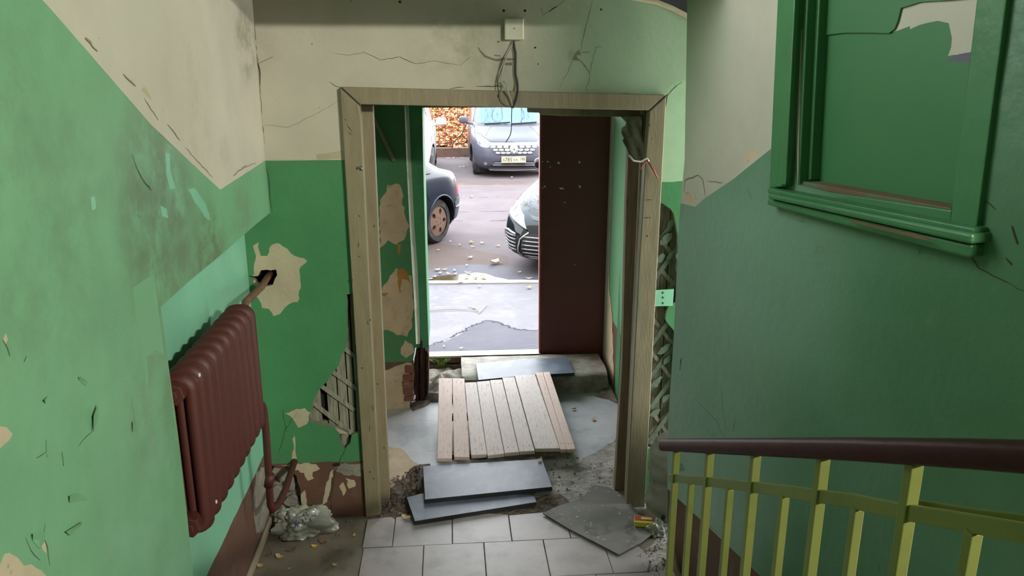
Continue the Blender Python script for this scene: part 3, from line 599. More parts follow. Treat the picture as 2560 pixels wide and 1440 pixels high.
for s in (((1356, 574), (1356, 586)), ((1363, 574), (1363, 586)), ((1356, 580), (1363, 580)), ((1367, 576), (1372, 574), (1374, 581), (1370, 586), (1366, 582), (1367, 576)), ((1378, 574), (1386, 586)), ((1386, 573), (1378, 587)), ((1366, 590), (1366, 600)), ((1505, 392), (1510, 400), (1508, 420))): scratch(s)
th = MB(); th.prism([at(x, y, 'Y', 5.60) for x, y in ((1066, 891), (1352, 884), (1352, 889), (1066, 896))], (0, .10, 0))
struct(th.build('trim_5', mat('worn_metal', 'b5b1ac', .35, .6), bevel=.002))
struct(MB().prism([at(x, y, 'Y', 5.605) for x, y in ((1066, 896), (1528, 886), (1528, 902), (1066, 908))], (0, .12, 0)).build('trim_6', DM, bevel=.002))
sbox('trim_7', -.35, 1.25, 5.60, 5.76, -.05, .085, MATS['rubble_earth'])

# ---------------------------------------------------------------- floor furniture: step, slabs, ramp, mat
mat('step_concrete', '8b8276', .85, var=.2, bump=.7, bscale=30, bdist=.01, col2='6a6258', c2scale=7, lo=.45, hi=.65)
st = MB(); st.grid(lambda a, c: Vector((.06 + a * 1.05 + .012 * noise.noise(Vector((a * 5, c * 4, 0))),
    *( (lambda t: ((5.165 + .02 * noise.noise(Vector((a * 6, t, 1))), .135 * t / .35) if t < .35 else (5.165 + .03 * (t - .35) / .1, .135 + .016 * (t - .35) / .1) if t < .45 else (5.195 + .38 * (t - .45) / .55, .151 + .006 * noise.noise(Vector((a * 7, t * 5, 2)))) ))(c) ))), 40, 30)
st.prism([(.06, 5.17, 0), (.06, 5.17, .12), (.06, 5.2, .148), (.06, 5.57, .148), (.06, 5.57, 0)], (.01, 0, 0)); st.prism([(1.105, 5.17, 0), (1.105, 5.17, .12), (1.105, 5.2, .148), (1.105, 5.57, .148), (1.105, 5.57, 0)], (-.01, 0, 0))
tag(st.build('concrete_step', MATS['step_concrete'], smooth_angle=40), 'worn rounded concrete step block below the brown metal door', 'step')
# earth and broken screed left of the step
def mound(name, loop, h, m, seed, z0=0.0, pw=.6):
    cx = sum(p[0] for p in loop) / len(loop); cy = sum(p[1] for p in loop) / len(loop); rings = 9; n = len(loop); mb = MB(); vs = []
    for j in range(rings):
        t = j / rings
        for p in loop:
            q = (p[0] + (cx - p[0]) * t, p[1] + (cy - p[1]) * t); vs.append((q[0], q[1], z0 + h * (t ** pw) * (.7 + .6 * noise.noise(Vector((q[0] * 14, q[1] * 14, seed)))) - (.006 if j == 0 else 0)))
    vs.append((cx, cy, z0 + h)); fs = [(j * n + i, j * n + (i + 1) % n, (j + 1) * n + (i + 1) % n, (j + 1) * n + i) for j in range(rings - 1) for i in range(n)] + [((rings - 1) * n + i, (rings - 1) * n + (i + 1) % n, rings * n) for i in range(n)]
    mb.add(vs, fs); o = mb.build(name, m, smooth=True); return o
tag(mound('earth_ledge', rough_loop([(-.27, 5.12), (.0, 5.05), (.1, 5.1), (.1, 5.62), (-.3, 5.62)], .01, .04, 8), .115, mat('ledge_concrete', '82786a', .85, var=.2, bump=.8, bscale=30, bdist=.01, col2='60574a', c2scale=9), 3, pw=.25), 'crumbled concrete ledge with earth, left of the dark slab at the threshold', 'rubble', kind='stuff')
tag(mound('debris_heap', rough_loop(S(f_, (1020, 1012), (1068, 990), (1098, 978), (1096, 1000), (1062, 1018), (1030, 1030)), .012, .03, 9), .03, MATS['rubble_earth'], 5, pw=.5), 'heap of brown debris at the foot of the rotten post', 'debris', kind='stuff')
tag(mound('debris_heap', rough_loop([(1.0, 5.1), (1.14, 4.95), (1.2, 5.1), (1.15, 5.5), (1.11, 5.5), (1.10, 5.2)], .012, .03, 10), .06, MATS['rubble_earth'], 6, pw=.5), 'earthy debris in the corner right of the concrete step', 'debris', kind='stuff')
SLB = mat('slate_top', '565a66', .42, spec=.35, var=.12, scale=7, bump=.12, bscale=18, col2='70757f', c2scale=7, lo=.5, hi=.75); SLE = mat('slate_edge', '1d1d1f', .7)
def slab(px, zs, th, label, name='stone_slab'):
    top = [Vector(f3(x, y, z)) for (x, y), z in zip(px, zs)]; mb = MB(); n = len(top)
    mb.add(top + [p - Vector((0, 0, th)) for p in top], [tuple(range(n)), tuple(range(2 * n - 1, n - 1, -1))] + [((i + 1) % n, i, n + i, n + (i + 1) % n) for i in range(n)], [0, 1] + [1] * n)
    return tag(mb.build(name, [SLB, SLE], bevel=.002), label, 'slab', 'dark slabs laid over the steps')
slab([(1062, 1249), (1381, 1217), (1355, 1147), (1057, 1165)], (.062, .062, .066, .066), .024, 'large dark grey slab below the foot of the plank ramp')
slab([(1037, 1303), (1342, 1255), (1335, 1238), (1230, 1232), (1060, 1232), (1016, 1243)], (.034, .034, .036, .036, .036, .036), .022, 'dark grey slab partly under the larger slab, nearest the floor tiles')
slab([(1196, 950), (1320, 938), (1436, 932), (1418, 893), (1300, 898), (1189, 908)], (.182, .182, .182, .182, .182, .182), .022, 'dark grey slab lying on the concrete step at the head of the plank ramp')
ramp = empty('plank_ramp', (.3, 4.6, .02), 'low ramp of weathered reddish planks leading up to the metal door', 'ramp')
PW = mat('ramp_wood', 'd6bcb0', .7, var=.14, stretch=(22, 1.5, 22), bump=.5, bscale=9, col2='ac8878', c2scale=5, lo=.5, hi=.72); PW2 = mat('ramp_wood_pale', 'dccac2', .7, var=.14, stretch=(22, 1.5, 22), bump=.5, bscale=9, col2='a8948a', c2scale=5, lo=.5, hi=.72)
bots = [(1093, 1130, 1146, 1146), (1135, 1174, 1142, 1143), (1178, 1218, 1138, 1136), (1219, 1261, 1139, 1134), (1262, 1298, 1133, 1130), (1299, 1337, 1129, 1127), (1338, 1400, 1122, 1121), (1401, 1418, 1124, 1123), (1419, 1439, 1124, 1122)]
tops = [(1097, 1130, 945, 945), (1131, 1161, 945, 946), (1162, 1191, 956, 955), (1192, 1224, 954, 951), (1225, 1255, 950, 948), (1256, 1286, 944, 942), (1287, 1338, 938, 936), (1339, 1357, 931, 930), (1358, 1374, 930, 929)]
for i, (bt, tp) in enumerate(zip(bots, tops)):
    zb_ = .088 + random.uniform(-.004, .004); zt_ = .188
    q = [f3(bt[0], bt[2], zb_), f3(bt[1], bt[3], zb_), f3(tp[1] , tp[3], zt_), f3(tp[0], tp[2], zt_)]
    MB().prism(q, (0, 0, -.022)).build('plank', PW if i in (0, 1, 7, 8) else PW2, ramp, bevel=.003)
for (y0, z, ww, x0, x1) in ((4.20, .050, .05, -.095, .68), (4.65, .088, .05, -.1, .66)):
    MB().box(((x0 + x1) / 2, y0, z), (x1 - x0, ww, .035)).build('batten', MATS['raw_wood'], ramp, bevel=.003)
nb = MB()
for i in range(9):
    for (t, zz) in ((.06, .092), (.93, .184)):
        for s in (.3, .7):
            x = (bots[i][0] * (1 - s) + bots[i][1] * s) * (1 - t) + (tops[i][0] * (1 - s) + tops[i][1] * s) * t; y = bots[i][2] * (1 - t) + tops[i][2] * t; zq = .088 + .1 * t + .0045
            p = f3(x, y - 4, zq); nb.add([p + Vector((.004 * math.cos(a), .004 * math.sin(a), 0)) for a in np.linspace(0, 6.283, 7)[:-1]], [tuple(range(6))])
tag(nb.build('nail_heads', MATS['crack_dark'], ramp), kind='stuff')
# rubber mat
mt = S(f_, (1357, 1292), (1400, 1272), (1455, 1252), (1482, 1222), (1520, 1226), (1560, 1248), (1590, 1285), (1628, 1346), (1600, 1368), (1547, 1396), (1500, 1372), (1420, 1330))
V, T = cdt([mt], [(x + .01 * random.random(), y) for x in np.arange(.3, 1.0, .04) for y in np.arange(3.1, 3.8, .04)]); mb = MB(); keep = [t for t in T if pip(sum(V[i][0] for i in t) / 3, sum(V[i][1] for i in t) / 3, mt)]
zz = lambda v: .022 + .004 * noise.noise(Vector((v[0] * 5, v[1] * 5, 0))); n = len(V)
mb.add([(v[0], v[1], zz(v)) for v in V] + [(v[0], v[1], zz(v) - .006) for v in V], [tuple(t) for t in keep] + [tuple(n + i for i in reversed(t)) for t in keep] + [((i + 1) % len(mt), i, n + i, n + (i + 1) % len(mt)) for i in range(len(mt))])
tag(mb.build('rubber_mat', mat('mat_rubber', '6a645c', .75, var=.2, bump=.5, bscale=26, specks=(42, .66, 'a09c96'), col2='474543', c2scale=6)), 'scrap of dark dusty sheet flooring lying askew by the right door jamb', 'mat')
# small yellow and red packet on it
pk = empty('packet', f3(1614, 1318, .028), 'small yellow and red packet on the dark floor sheet', 'packet', rz=math.radians(-12))
def lbox(c, s, m, nm, par, bev=.002): return MB().box(c, s).build(nm, m, par, local=True, bevel=bev)
lbox((0, .03, .014), (.112, .066, .027), mat('packet_yellow', 'd8c63a', .5, var=.1, bump=0), 'carton', pk)
lbox((.0, .035, .0283), (.11, .045, .001), mat('packet_red', 'b0402e', .5, var=.1, bump=0), 'red_print', pk, 0)
lbox((.005, .036, .0288), (.055, .02, .001), mat('packet_cream', 'e0cf8a', .5, bump=0), 'cream_print', pk, 0)
lbox((-.01, .0, .015), (.05, .0008, .010), MATS['packet_cream'], 'side_print', pk, 0)

# ---------------------------------------------------------------- radiator
RY0, RY1, RZ0, RZ1, RXF = 2.25, 3.05, .815, 1.365, -.775; NS = 10; pit = (RY1 - RY0) / NS
rad = empty('radiator', (RXF - .07, RY0, RZ0), 'dark red cast iron radiator of ten sections in the niche', 'radiator')
RM = mat('radiator_red', '451b13', .6, var=.1, bump=.15, bscale=30, col2='54402f', c2scale=14, lo=.62, hi=.78)
def section(yc):
    mb = MB(); xb, xf = RXF - .125, RXF; r = .024; hh = RZ1 - RZ0
    # outline in X-Z of the rounded ring: front and back columns, hubs joining them top and bottom
    def ring(x0, x1, z0, z1, rad_, k=6):
        out = []
        for cx, cz, a0 in ((x1 - rad_, z1 - rad_, 0), (x0 + rad_, z1 - rad_, 90), (x0 + rad_, z0 + rad_, 180), (x1 - rad_, z0 + rad_, 270)):
            out += [(cx + rad_ * math.cos(math.radians(a0 + 90 * j / k)), cz + rad_ * math.sin(math.radians(a0 + 90 * j / k))) for j in range(k + 1)]
        return out
    path = ring(xb + r, xf - r, RZ0 + r, RZ1 - r, .03); n = len(path); m = 10; vs = []
    cx, cz = (xb + xf) / 2, (RZ0 + RZ1) / 2
    for i, (x, z) in enumerate(path):
        a = path[i - 1]; c = path[(i + 1) % n]; t = Vector((c[0] - a[0], 0, c[1] - a[1])).normalized(); nr = Vector((t.z, 0, -t.x))
        for j in range(m):
            an = 2 * math.pi * j / m; vs.append(Vector((x, yc, z)) + nr * r * math.cos(an) + Vector((0, pit * .37 * math.sin(an), 0)))
    mb.add(vs, [(i * m + j, i * m + (j + 1) % m, ((i + 1) % n) * m + (j + 1) % m, ((i + 1) % n) * m + j) for i in range(n) for j in range(m)])
    for z in (RZ0 + .05, RZ1 - .05):   # hubs
        mb.tube([(cx, yc - pit / 2, z), (cx, yc + pit / 2, z)], .034, 14)
        mb.tube([(xb + r, yc, z), (xf - r, yc, z)], .026, 8)
    mb.tube([(cx, yc, RZ0 + .04), (cx, yc, RZ1 - .04)], .016, 8)
    return mb
s0 = section(RY0 + pit / 2).build('section', RM, rad, smooth_angle=50)
for i in range(1, NS):
    c = s0.copy(); C.objects.link(c); c.parent = rad; c.location = (0, pit * i, 0)
cx = RXF - .0625
for z in (RZ0 + .05, RZ1 - .05):
    mb = MB(); mb.tube([(cx, RY0 - .022, z), (cx, RY0, z)], .036, 6); mb.tube([(cx, RY0 - .03, z), (cx, RY0 - .02, z)], .018, 6); mb.build('end_plug', RM, rad, bevel=.003)
hp = at(668, 690, 'Y', YB)
mb = MB(); mb.tube([(cx, RY1 - .01, RZ1 - .05), (cx, RY1 + .05, RZ1 - .045), (cx - .005, RY1 + .09, RZ1 - .03), (hp.x + .0, YB - .12, hp.z - .02), (hp.x + .006, YB + .09, hp.z + .01)], .0155, 12)
mb.build('supply_pipe', mat('pipe_brown', '6a4636', .55, var=.15, col2='4a3026', c2scale=12), rad, smooth=True)
pa, pb2 = at(660, 1030, 'Y', 3.22), at(676, 1262, 'Y', 3.24)
mb = MB(); arc = [(cx, RY1 - .01, RZ0 + .05), (cx, RY1 + .06, RZ0 + .05), (cx, RY1 + .11, RZ0 + .047), (pa.x, 3.20, RZ0 + .035), (pa.x, 3.22, RZ0 + .0), (pa.x, 3.222, pa.z - .1), (pb2.x, 3.24, pb2.z), (pb2.x + .004, 3.255, pb2.z - .035), (pb2.x + .015, 3.30, pb2.z - .045), (pb2.x + .025, 3.45, pb2.z - .04), (pb2.x + .03, YB + .06, pb2.z + .0)]
mb.tube(arc, .0165, 12); mb.build('return_pipe', RM, rad, smooth=True)
mb = MB(); mb.tube([(pa.x + .001, 3.226, .50), (pb2.x, 3.232, .44)], .0205, 12); mb.build('pipe_coupling', RM, rad, smooth=True)
for (x, y, X) in ((499, 937, RXF + .0), (541, 1254, RXF + .0)):
    p = at(x, y, 'X', X); MB().box(p, (.004, .006, .010)).build('plaster_splash', MATS['white_lime'], rad)

# ---------------------------------------------------------------- junction box and cables
pbx = at(1284, 99, 'Y', YB); jbx = empty('junction_box', (pbx.x, YB, pbx.z), 'square off-white junction box on the wall above the doorway', 'junction box')
WHT = mat('box_plastic', 'c3c2a8', .45, var=.04, bump=0)
MB().box((pbx.x, YB - .012, pbx.z + .044), (.082, .022, .086)).build('box_base', WHT, jbx, bevel=.006)
MB().box((pbx.x, YB - .026, pbx.z + .044), (.086, .010, .090)).build('lid', WHT, jbx, bevel=.005, seg=3)
MB().tube([(pbx.x, YB - .0315, pbx.z + .046), (pbx.x, YB - .0305, pbx.z + .046)], .003, 8).build('lid_screw', MATS['crack_dark'], jbx)
mat('cable_black', '2b2a26', .6, bump=0); mat('cable_grey', '8c8a76', .6, bump=0); mat('cable_green', '5f6a4a', .6, bump=0)
def cable(pts, r, m, label, offs=None):
    P = [at(x, y, 'Y', YB - (offs[i] if isinstance(offs, (list, tuple)) else (offs or .018))) for i, (x, y) in enumerate(pts)]; Q = []
    for i in range(len(P) - 1):
        p0, p1, p2, p3 = P[max(i - 1, 0)], P[i], P[i + 1], P[min(i + 2, len(P) - 1)]
        for k in range(5):
            t = k / 5; Q.append(.5 * ((2 * p1) + (p2 - p0) * t + (2 * p0 - 5 * p1 + 4 * p2 - p3) * t * t + (3 * p1 - p0 - 3 * p2 + p3) * t ** 3))
    Q.append(P[-1]); mb = MB(); mb.tube(Q, r, 8); return tag(mb.build('cable', m, smooth=True), label, 'cable', 'cables hanging from the junction box')
cable([(1284, 102), (1286, 118), (1289, 135), (1289, 160), (1289, 185), (1293, 205), (1294, 225), (1293, 240), (1288, 258), (1281, 270)], .0055, MATS['cable_black'], 'thickest dark cable running straight down from the junction box to the door casing', [.012, .012, .012, .012, .012, .014, .03, .042, .042, .042])
cable([(1282, 102), (1276, 122), (1264, 148), (1256, 175), (1253, 200), (1256, 214), (1268, 228), (1276, 245), (1282, 268)], .003, MATS['cable_grey'], 'pale cable bowing left below the junction box', [.012, .02, .03, .03, .03, .035, .045, .045, .042])
cable([(1264, 150), (1250, 185), (1245, 210), (1252, 220), (1251, 240), (1260, 258), (1279, 269)], .0025, MATS['cable_green'], 'thin green-grey cable making the widest loop over the door casing', [.02, .02, .02, .04, .045, .045, .042])
cable([(1281, 268), (1274, 245), (1262, 225), (1256, 207), (1262, 205), (1268, 222), (1278, 252)], .0025, MATS['cable_grey'], 'thin pale cable with a hooked end on the head casing', [.042, .045, .045, .03, .03, .04, .045])
cable([(1280, 266), (1279, 290), (1279, 312), (1277, 332), (1272, 344), (1264, 356)], .002, MATS['cable_black'], 'thin black cable end dangling free in the doorway', .045)

# ---------------------------------------------------------------- torn padding hanging at the right jamb, stick at the left
rag = empty('torn_upholstery', (at(1600, 300, 'Y', 3.72).x, 3.72, 1.85), 'dark torn padding hanging from the top of the right door jamb', 'rag')
lp = [(1552, 292), (1575, 290), (1604, 291), (1607, 330), (1611, 370), (1613, 398), (1600, 402), (1588, 400), (1576, 392), (1568, 372), (1556, 352), (1561, 345), (1553, 333), (1556, 322), (1564, 315), (1566, 306), (1560, 300)]
L2 = [(at(x, y, 'Y', 3.715).x, at(x, y, 'Y', 3.715).z) for x, y in lp]; V, T = cdt([L2], [(x, z) for x in np.arange(.75, .97, .012) for z in np.arange(1.75, 2.1, .012)]); keep = [t for t in T if pip(sum(V[i][0] for i in t) / 3, sum(V[i][1] for i in t) / 3, L2)]
ds = lambda v: 3.715 + .035 * noise.noise(Vector((v[0] * 26 + v[1] * 9, v[1] * 7, 0))) + .022 * abs(noise.noise(Vector((v[0] * 50 - v[1] * 30, v[1] * 30, 5))))
n = len(V); mb = MB(); mb.add([(v[0], ds(v), v[1]) for v in V] + [(v[0], ds(v) + .006, v[1]) for v in V], [tuple(t) for t in keep] + [tuple(n + i for i in reversed(t)) for t in keep] + [((i + 1) % len(L2), i, n + i, n + (i + 1) % len(L2)) for i in range(len(L2))])
mb.build('leatherette', mat('leatherette', '77745c', .55, var=.3, bump=.4, bscale=30, col2='55533f', c2scale=15), rag, smooth=True)
def strip(pts, r, m, nm): 
    MB().tube([at(x, y, 'Y', 3.62 + .0) for x, y in pts], r, 6).build(nm, m, rag, smooth=True)
strip([(1572, 388), (1584, 402), (1602, 404), (1618, 396), (1622, 404)], .005, mat('wadding', 'b9b2a2', .9, bump=.6), 'wadding'); strip([(1618, 400), (1632, 422), (1645, 446)], .0045, mat('red_strip', '8a3a30', .6), 'red_strip'); strip([(1616, 402), (1606, 414), (1600, 424)], .004, MATS['red_strip'], 'red_strip')
a, b2 = at(933, 293, 'Y', 4.96), at(985, 403, 'Y', 4.98); mb = MB(); mb.prism([a + Vector((-.012, 0, .004)), a + Vector((.012, 0, -.004)), b2 + Vector((.014, 0, -.0)), b2 + Vector((-.012, 0, .0))], (0, .012, 0))
tag(mb.build('wooden_stick', mat('stick_wood', '8a8266', .7, var=.2, stretch=(20, 20, 3)), bevel=.002), 'thin wooden stick leaning slantwise on the green wall inside the doorway', 'stick')

# ---------------------------------------------------------------- bags and litter
def blob(name, m, loc, sx, sy, sz, amp, fr, seed, sub=5, flat=.25):
    bm = bmesh.new(); bmesh.ops.create_icosphere(bm, subdivisions=sub, radius=1)
    for v in bm.verts:
        p = v.co.copy(); F = lambda q: noise.voronoi(q)[0][0]; r = 1 + amp * (.45 - F(p * fr + Vector((seed, 0, 0)))) + amp * .45 * (.4 - F(p * fr * 2.6 + Vector((0, seed, 0)))) + amp * .5 * noise.noise(p * 1.2 + Vector((0, 0, seed)))
        q = p * r; q.z = max(q.z, -flat); v.co = Vector((q.x * sx, q.y * sy, (q.z + flat) * sz))
    me = bpy.data.meshes.new(name); bm.to_mesh(me); bm.free(); me.materials.append(m); me.shade_smooth(); me.set_sharp_from_angle(angle=math.radians(24)); o = bpy.data.objects.new(name, me); C.objects.link(o); o.location = loc; return o
bp_ = f3(752, 1352, .004); bagm = mat('bag_plastic', 'b9b8aa', .22, var=.06, bump=.3, bscale=35, bdist=.006, trans=.45)
bag = empty('plastic_bag', (bp_.x + .0, bp_.y + .10, .004), 'crumpled pale plastic bag with dark blue print on the floor under the pipe', 'bag')
o = blob('bag_film', bagm, (0, 0, 0), .155, .105, .10, .6, 1.5, 4); o.parent = bag
o = blob('handle_tuft', bagm, (-.08, .03, .04), .075, .05, .055, .7, 1.6, 9, sub=4); o.parent = bag
# print of the bag: a dark flower-like sign and lines of lettering, draped on the film
bpy.context.view_layer.update()
def on_bag(x, y):
    dg = bpy.context.evaluated_depsgraph_get(); d = ray(x, y).normalized()
    h, loc, nr, idx, ob, _ = SC.ray_cast(dg, CO, d, distance=6); return (loc - d * .003) if h and ob.parent == bag else None
mb = MB()
def pstroke(pts, wd):
    P = [on_bag(*p) for p in pts]
    for A, B in zip(P, P[1:]):
        if A is None or B is None: continue
        d = (B - A); s_ = d.cross(ray(750, 1310)).normalized() * wd / 2; mb.add([A - s_, B - s_, B + s_, A + s_], [(0, 1, 2, 3)])
for s in (((733, 1302), (745, 1316)), ((731, 1311), (750, 1308)), ((741, 1299), (737, 1318)), ((747, 1304), (734, 1320)), ((752, 1291), (756, 1300), (762, 1310)), ((758, 1286), (764, 1297), (771, 1307)), ((765, 1281), (771, 1290)), ((774, 1296), (778, 1304)), ((779, 1290), (790, 1288))): pstroke(s, .006)
if mb.v: mb.build('bag_print', mat('print_blue', '2a3450', .6, bump=0), bag)
sk = at(1650, 1340, 'Z', 0); sack = empty('sack', (1.105, 3.49, 0), 'tall pale woven sack standing behind the corner of the right wall', 'sack')
mb = MB(); zs = [0, .03, .1, .2, .3, .4, .46, .50, .52]; rs = [.10, .125, .135, .125, .13, .12, .10, .05, .0005]
def skp(a, c):
    z = np.interp(c, np.linspace(0, 1, 9), zs); r = np.interp(c, np.linspace(0, 1, 9), rs); t = 2 * math.pi * a; r *= 1 + .12 * noise.noise(Vector((math.cos(t) * 1.5, math.sin(t) * 1.5, z * 18))) + .05 * noise.noise(Vector((math.cos(t) * 4, math.sin(t) * 4, z * 40)))
    return Vector((1.105 + r * math.cos(t), 3.49 + .85 * r * math.sin(t), z))
mb.grid(skp, 40, 50, closeu=True); mb.build('sack_cloth', mat('sack_weave', '8d877a', .7, var=.15, bump=.6, bscale=40, col2='7a7466', c2scale=6), sack, smooth=True)
mb = MB(); p = at(1657, 1293, 'Y', 3.38); mb.add([p + Vector((.012 * math.cos(a), -.006, .018 * math.sin(a))) for a in np.linspace(0, 6.283, 9)[:-1]], [tuple(range(8))]); mb.build('worn_hole', MATS['void'], sack)
pl_ = f3(1650, 1340, .0); blob_o = blob('film_scrap', bagm, (pl_.x, pl_.y + .03, .002), .055, .05, .055, .6, 2.0, 14, sub=4); tag(blob_o, 'crumpled scrap of clear film on the floor in front of the pale sack', 'plastic scrap')
# dry leaves and crumbs indoors
def leafmesh(name, m, L=.05, wd=.03, curl=.35, seed=0):
    rnd = random.Random(seed); pts = []; k = 7
    for i in range(k):
        t = i / (k - 1); ww = wd * math.sin(math.pi * (t * .92 + .05)) * rnd.uniform(.7, 1.25) / 2
        z = curl * L * (t - .5) ** 2 * 2 + .003; pts.append(((t - .5) * L, -ww, z + curl * ww * rnd.uniform(.3, 1.1))); pts.append(((t - .5) * L, 0, z)); pts.append(((t - .5) * L, ww, z + curl * ww * rnd.uniform(.3, 1.1)))
    fs = [(i * 3 + j, i * 3 + j + 1, i * 3 + j + 4, i * 3 + j + 3) for i in range(k - 1) for j in range(2)]
    return MB().add(pts, fs).mesh(name, m)
LM = [mat('leaf_tan', 'a98f63', .8, bump=0), mat('leaf_brown', '6b4f33', .8, bump=0), mat('leaf_yellow', 'c39a3e', .8, bump=0), mat('leaf_pale', 'c0a283', .7, bump=0)]
lms = [leafmesh('dry_leaf', LM[i % 4], seed=i) for i in range(8)]
def put_leaf(px, py, size, k, label, group, z=0.0, x=None):
    o = bpy.data.objects.new('dry_leaf', lms[k]); C.objects.link(o); p = f3(px, py, z); o.location = (p.x, p.y, z + .001); o.rotation_euler = (0, 0, random.uniform(0, 6.28)); s = size / .05; o.scale = (s, s, s)
    return tag(o, label, 'leaf', group)
G1 = 'dry leaves on the dark floor by the radiator'
for px, py, s, k, lb in ((652, 1418, .045, 0, 'dry tan leaf nearest the camera on the dark floor, by the skirting'), (700, 1395, .055, 4, 'pale curled leaf on the dark floor below the plastic bag'), (728, 1377, .05, 1, 'brown leaf just below the plastic bag'), (788, 1368, .04, 2, 'yellow leaf on the dark floor to the right below the bag'), (808, 1358, .05, 5, 'dark crumpled leaf beside the lower right corner of the plastic bag'), (886, 1340, .03, 0, 'small pale leaf at the edge of the shadow on the floor'), (838, 1414, .03, 0, 'small tan leaf lying lowest in the shadowed floor'), (674, 1388, .04, 1, 'small brown leaf near the skirting below the pipe'), (724, 1422, .022, 4, 'tiny tan crumb of leaf low in the shadowed floor')): put_leaf(px, py, s, k, lb, G1)
put_leaf(1016, 1296, .06, 4, 'crumpled tan paper-like leaf at the lower left corner of the lower slab', None, .008); put_leaf(1350, 1150, .045, 4, 'small tan leaf on the upper right corner of the large slab', None, .07); put_leaf(1484, 1050, .045, 2, 'yellow leaf on the grey vestibule floor right of the ramp', None, .004); put_leaf(1434, 1024, .04, 1, 'dark brown leaf close to the right side of the plank ramp', None, .004)
# rubble crumbs
mb = MB(); rnd = random.Random(3)
def crumb(x, y, z, s):
    q = [Vector((rnd.uniform(-1, 1), rnd.uniform(-1, 1), rnd.uniform(-.2, 1))) * s for _ in range(4)]; p = Vector((x, y, z)); mb.add([p + q[0] + Vector((s, 0, -s * .4)), p + q[1] + Vector((-s, s, -s * .4)), p + q[2] + Vector((-s * .4, -s, -s * .4)), p + Vector((0, 0, s)) + q[3] * .3], [(0, 1, 3), (1, 2, 3), (2, 0, 3), (2, 1, 0)])
for (lo, num, smax) in ((S(f_, (940, 1290), (960, 1215), (1050, 1160), (1070, 1250), (1030, 1300)), 420, .011), (S(f_, (1340, 1270), (1400, 1240), (1390, 1290), (1345, 1290)), 60, .008), (S(f_, (1370, 1150), (1450, 1140), (1560, 1180), (1540, 1240), (1400, 1240)), 120, .007), (S(f_, (1590, 1390), (1660, 1345), (1700, 1380), (1680, 1440), (1620, 1440)), 200, .007), (S(f_, (680, 1290), (840, 1260), (900, 1290), (840, 1360), (690, 1350)), 130, .007), (S(f_, (1020, 1010), (1095, 975), (1090, 1005), (1030, 1025)), 160, .012), (S(f_, (1520, 960), (1560, 890), (1565, 960), (1545, 985)), 100, .012)):
    xs = [p[0] for p in lo]; ys = [p[1] for p in lo]
    for _ in range(num):
        x, y = rnd.uniform(min(xs), max(xs)), rnd.uniform(min(ys), max(ys))
        if pip(x, y, lo): crumb(x, y, .004, rnd.uniform(.25, 1) * smax)
cr = mb.build('rubble_crumbs', MATS['rubble_earth']); tag(cr, 'grey-brown crumbs of plaster and earth scattered around the thresholds', 'rubble', kind='stuff')
# grass tuft at the threshold
gt = MB()
for i in range(46):
    a = rnd.uniform(0, 6.28); r0 = rnd.uniform(0, .03); L = rnd.uniform(.06, .13); bx_ = f3(1102, 909, .10); p = bx_ + Vector((r0 * math.cos(a) * 1.6, r0 * math.sin(a) * .5, -.01)); dr = Vector((math.cos(a), math.sin(a) * .6, 0)); sd = Vector((-dr.y, dr.x, 0)) * .0028; pts = []
    for t in (0, .4, .75, 1): c = p + dr * L * .75 * t ** 1.7 + Vector((0, 0, L * (t - .45 * t * t))); pts += [c - sd * (1 - t), c + sd * (1 - t)]
    gt.add(pts, [(0, 1, 3, 2), (2, 3, 5, 4), (4, 5, 7, 6)])
tag(gt.build('grass_tuft', mat('fresh_grass', '86b13e', .6, var=.25, bump=0)), 'small bright green tuft of grass at the left end of the threshold', 'grass')

# ---------------------------------------------------------------- stair railing and stairs
XR = .765
def q_(x, y, X=XR): return at(x, y, 'X', X)
rail = empty('stair_railing', q_(1695, 1440) * 1.0, 'yellow-green stair railing with a dark brown handrail in the lower right', 'railing'); rail.location.z = 0.15
HB = mat('handrail_brown', '38191a', .45, spec=.12, var=.2, stretch=(6, 1.5, 6), bump=.25, bscale=12, bdist=.004, col2='381b18', c2scale=7, lo=.5, hi=.75)
RG = mat('railing_green', '686d33', .4, var=.10, bump=.25, bscale=30, bdist=.003, specks=(70, .77, '3e4426'), col2='5f682c', c2scale=9)
prof = [(-.026, -.012), (-.026, .010), (-.018, .020), (0, .024), (.018, .020), (.026, .010), (.026, -.012), (.02, -.02), (-.02, -.02)]
cl = [q_(*p) for p in ((1664, 1113), (1700, 1114), (1780, 1116), (1900, 1119), (2040, 1122), (2150, 1125), (2290, 1131), (2440, 1137), (2600, 1146))]; d = (cl[-1] - cl[-2]).normalized(); cl += [cl[-1] + d * .45]
mb = MB(); mb.tube(cl, 0, prof=prof); mb.build('handrail', HB, rail, bevel=.004, smooth_angle=40)
mc = [q_(*p) for p in ((1674, 1194), (1740, 1201), (1800, 1207), (1880, 1217), (1960, 1227), (2040, 1239), (2130, 1252), (2240, 1276), (2360, 1296), (2470, 1316), (2600, 1340))]; d2 = (mc[-1] - mc[-2]).normalized(); mc += [mc[-1] + d2 * .4]
mb = MB(); mb.tube(mc, 0, prof=[(-.006, -.014), (-.006, .014), (.006, .014), (.006, -.014)]); mb.build('middle_bar', RG, rail, bevel=.002)
def zat(path, y): 
    P = sorted(path, key=lambda p: p.y); return float(np.interp(y, [p.y for p in P], [p.z for p in P]))
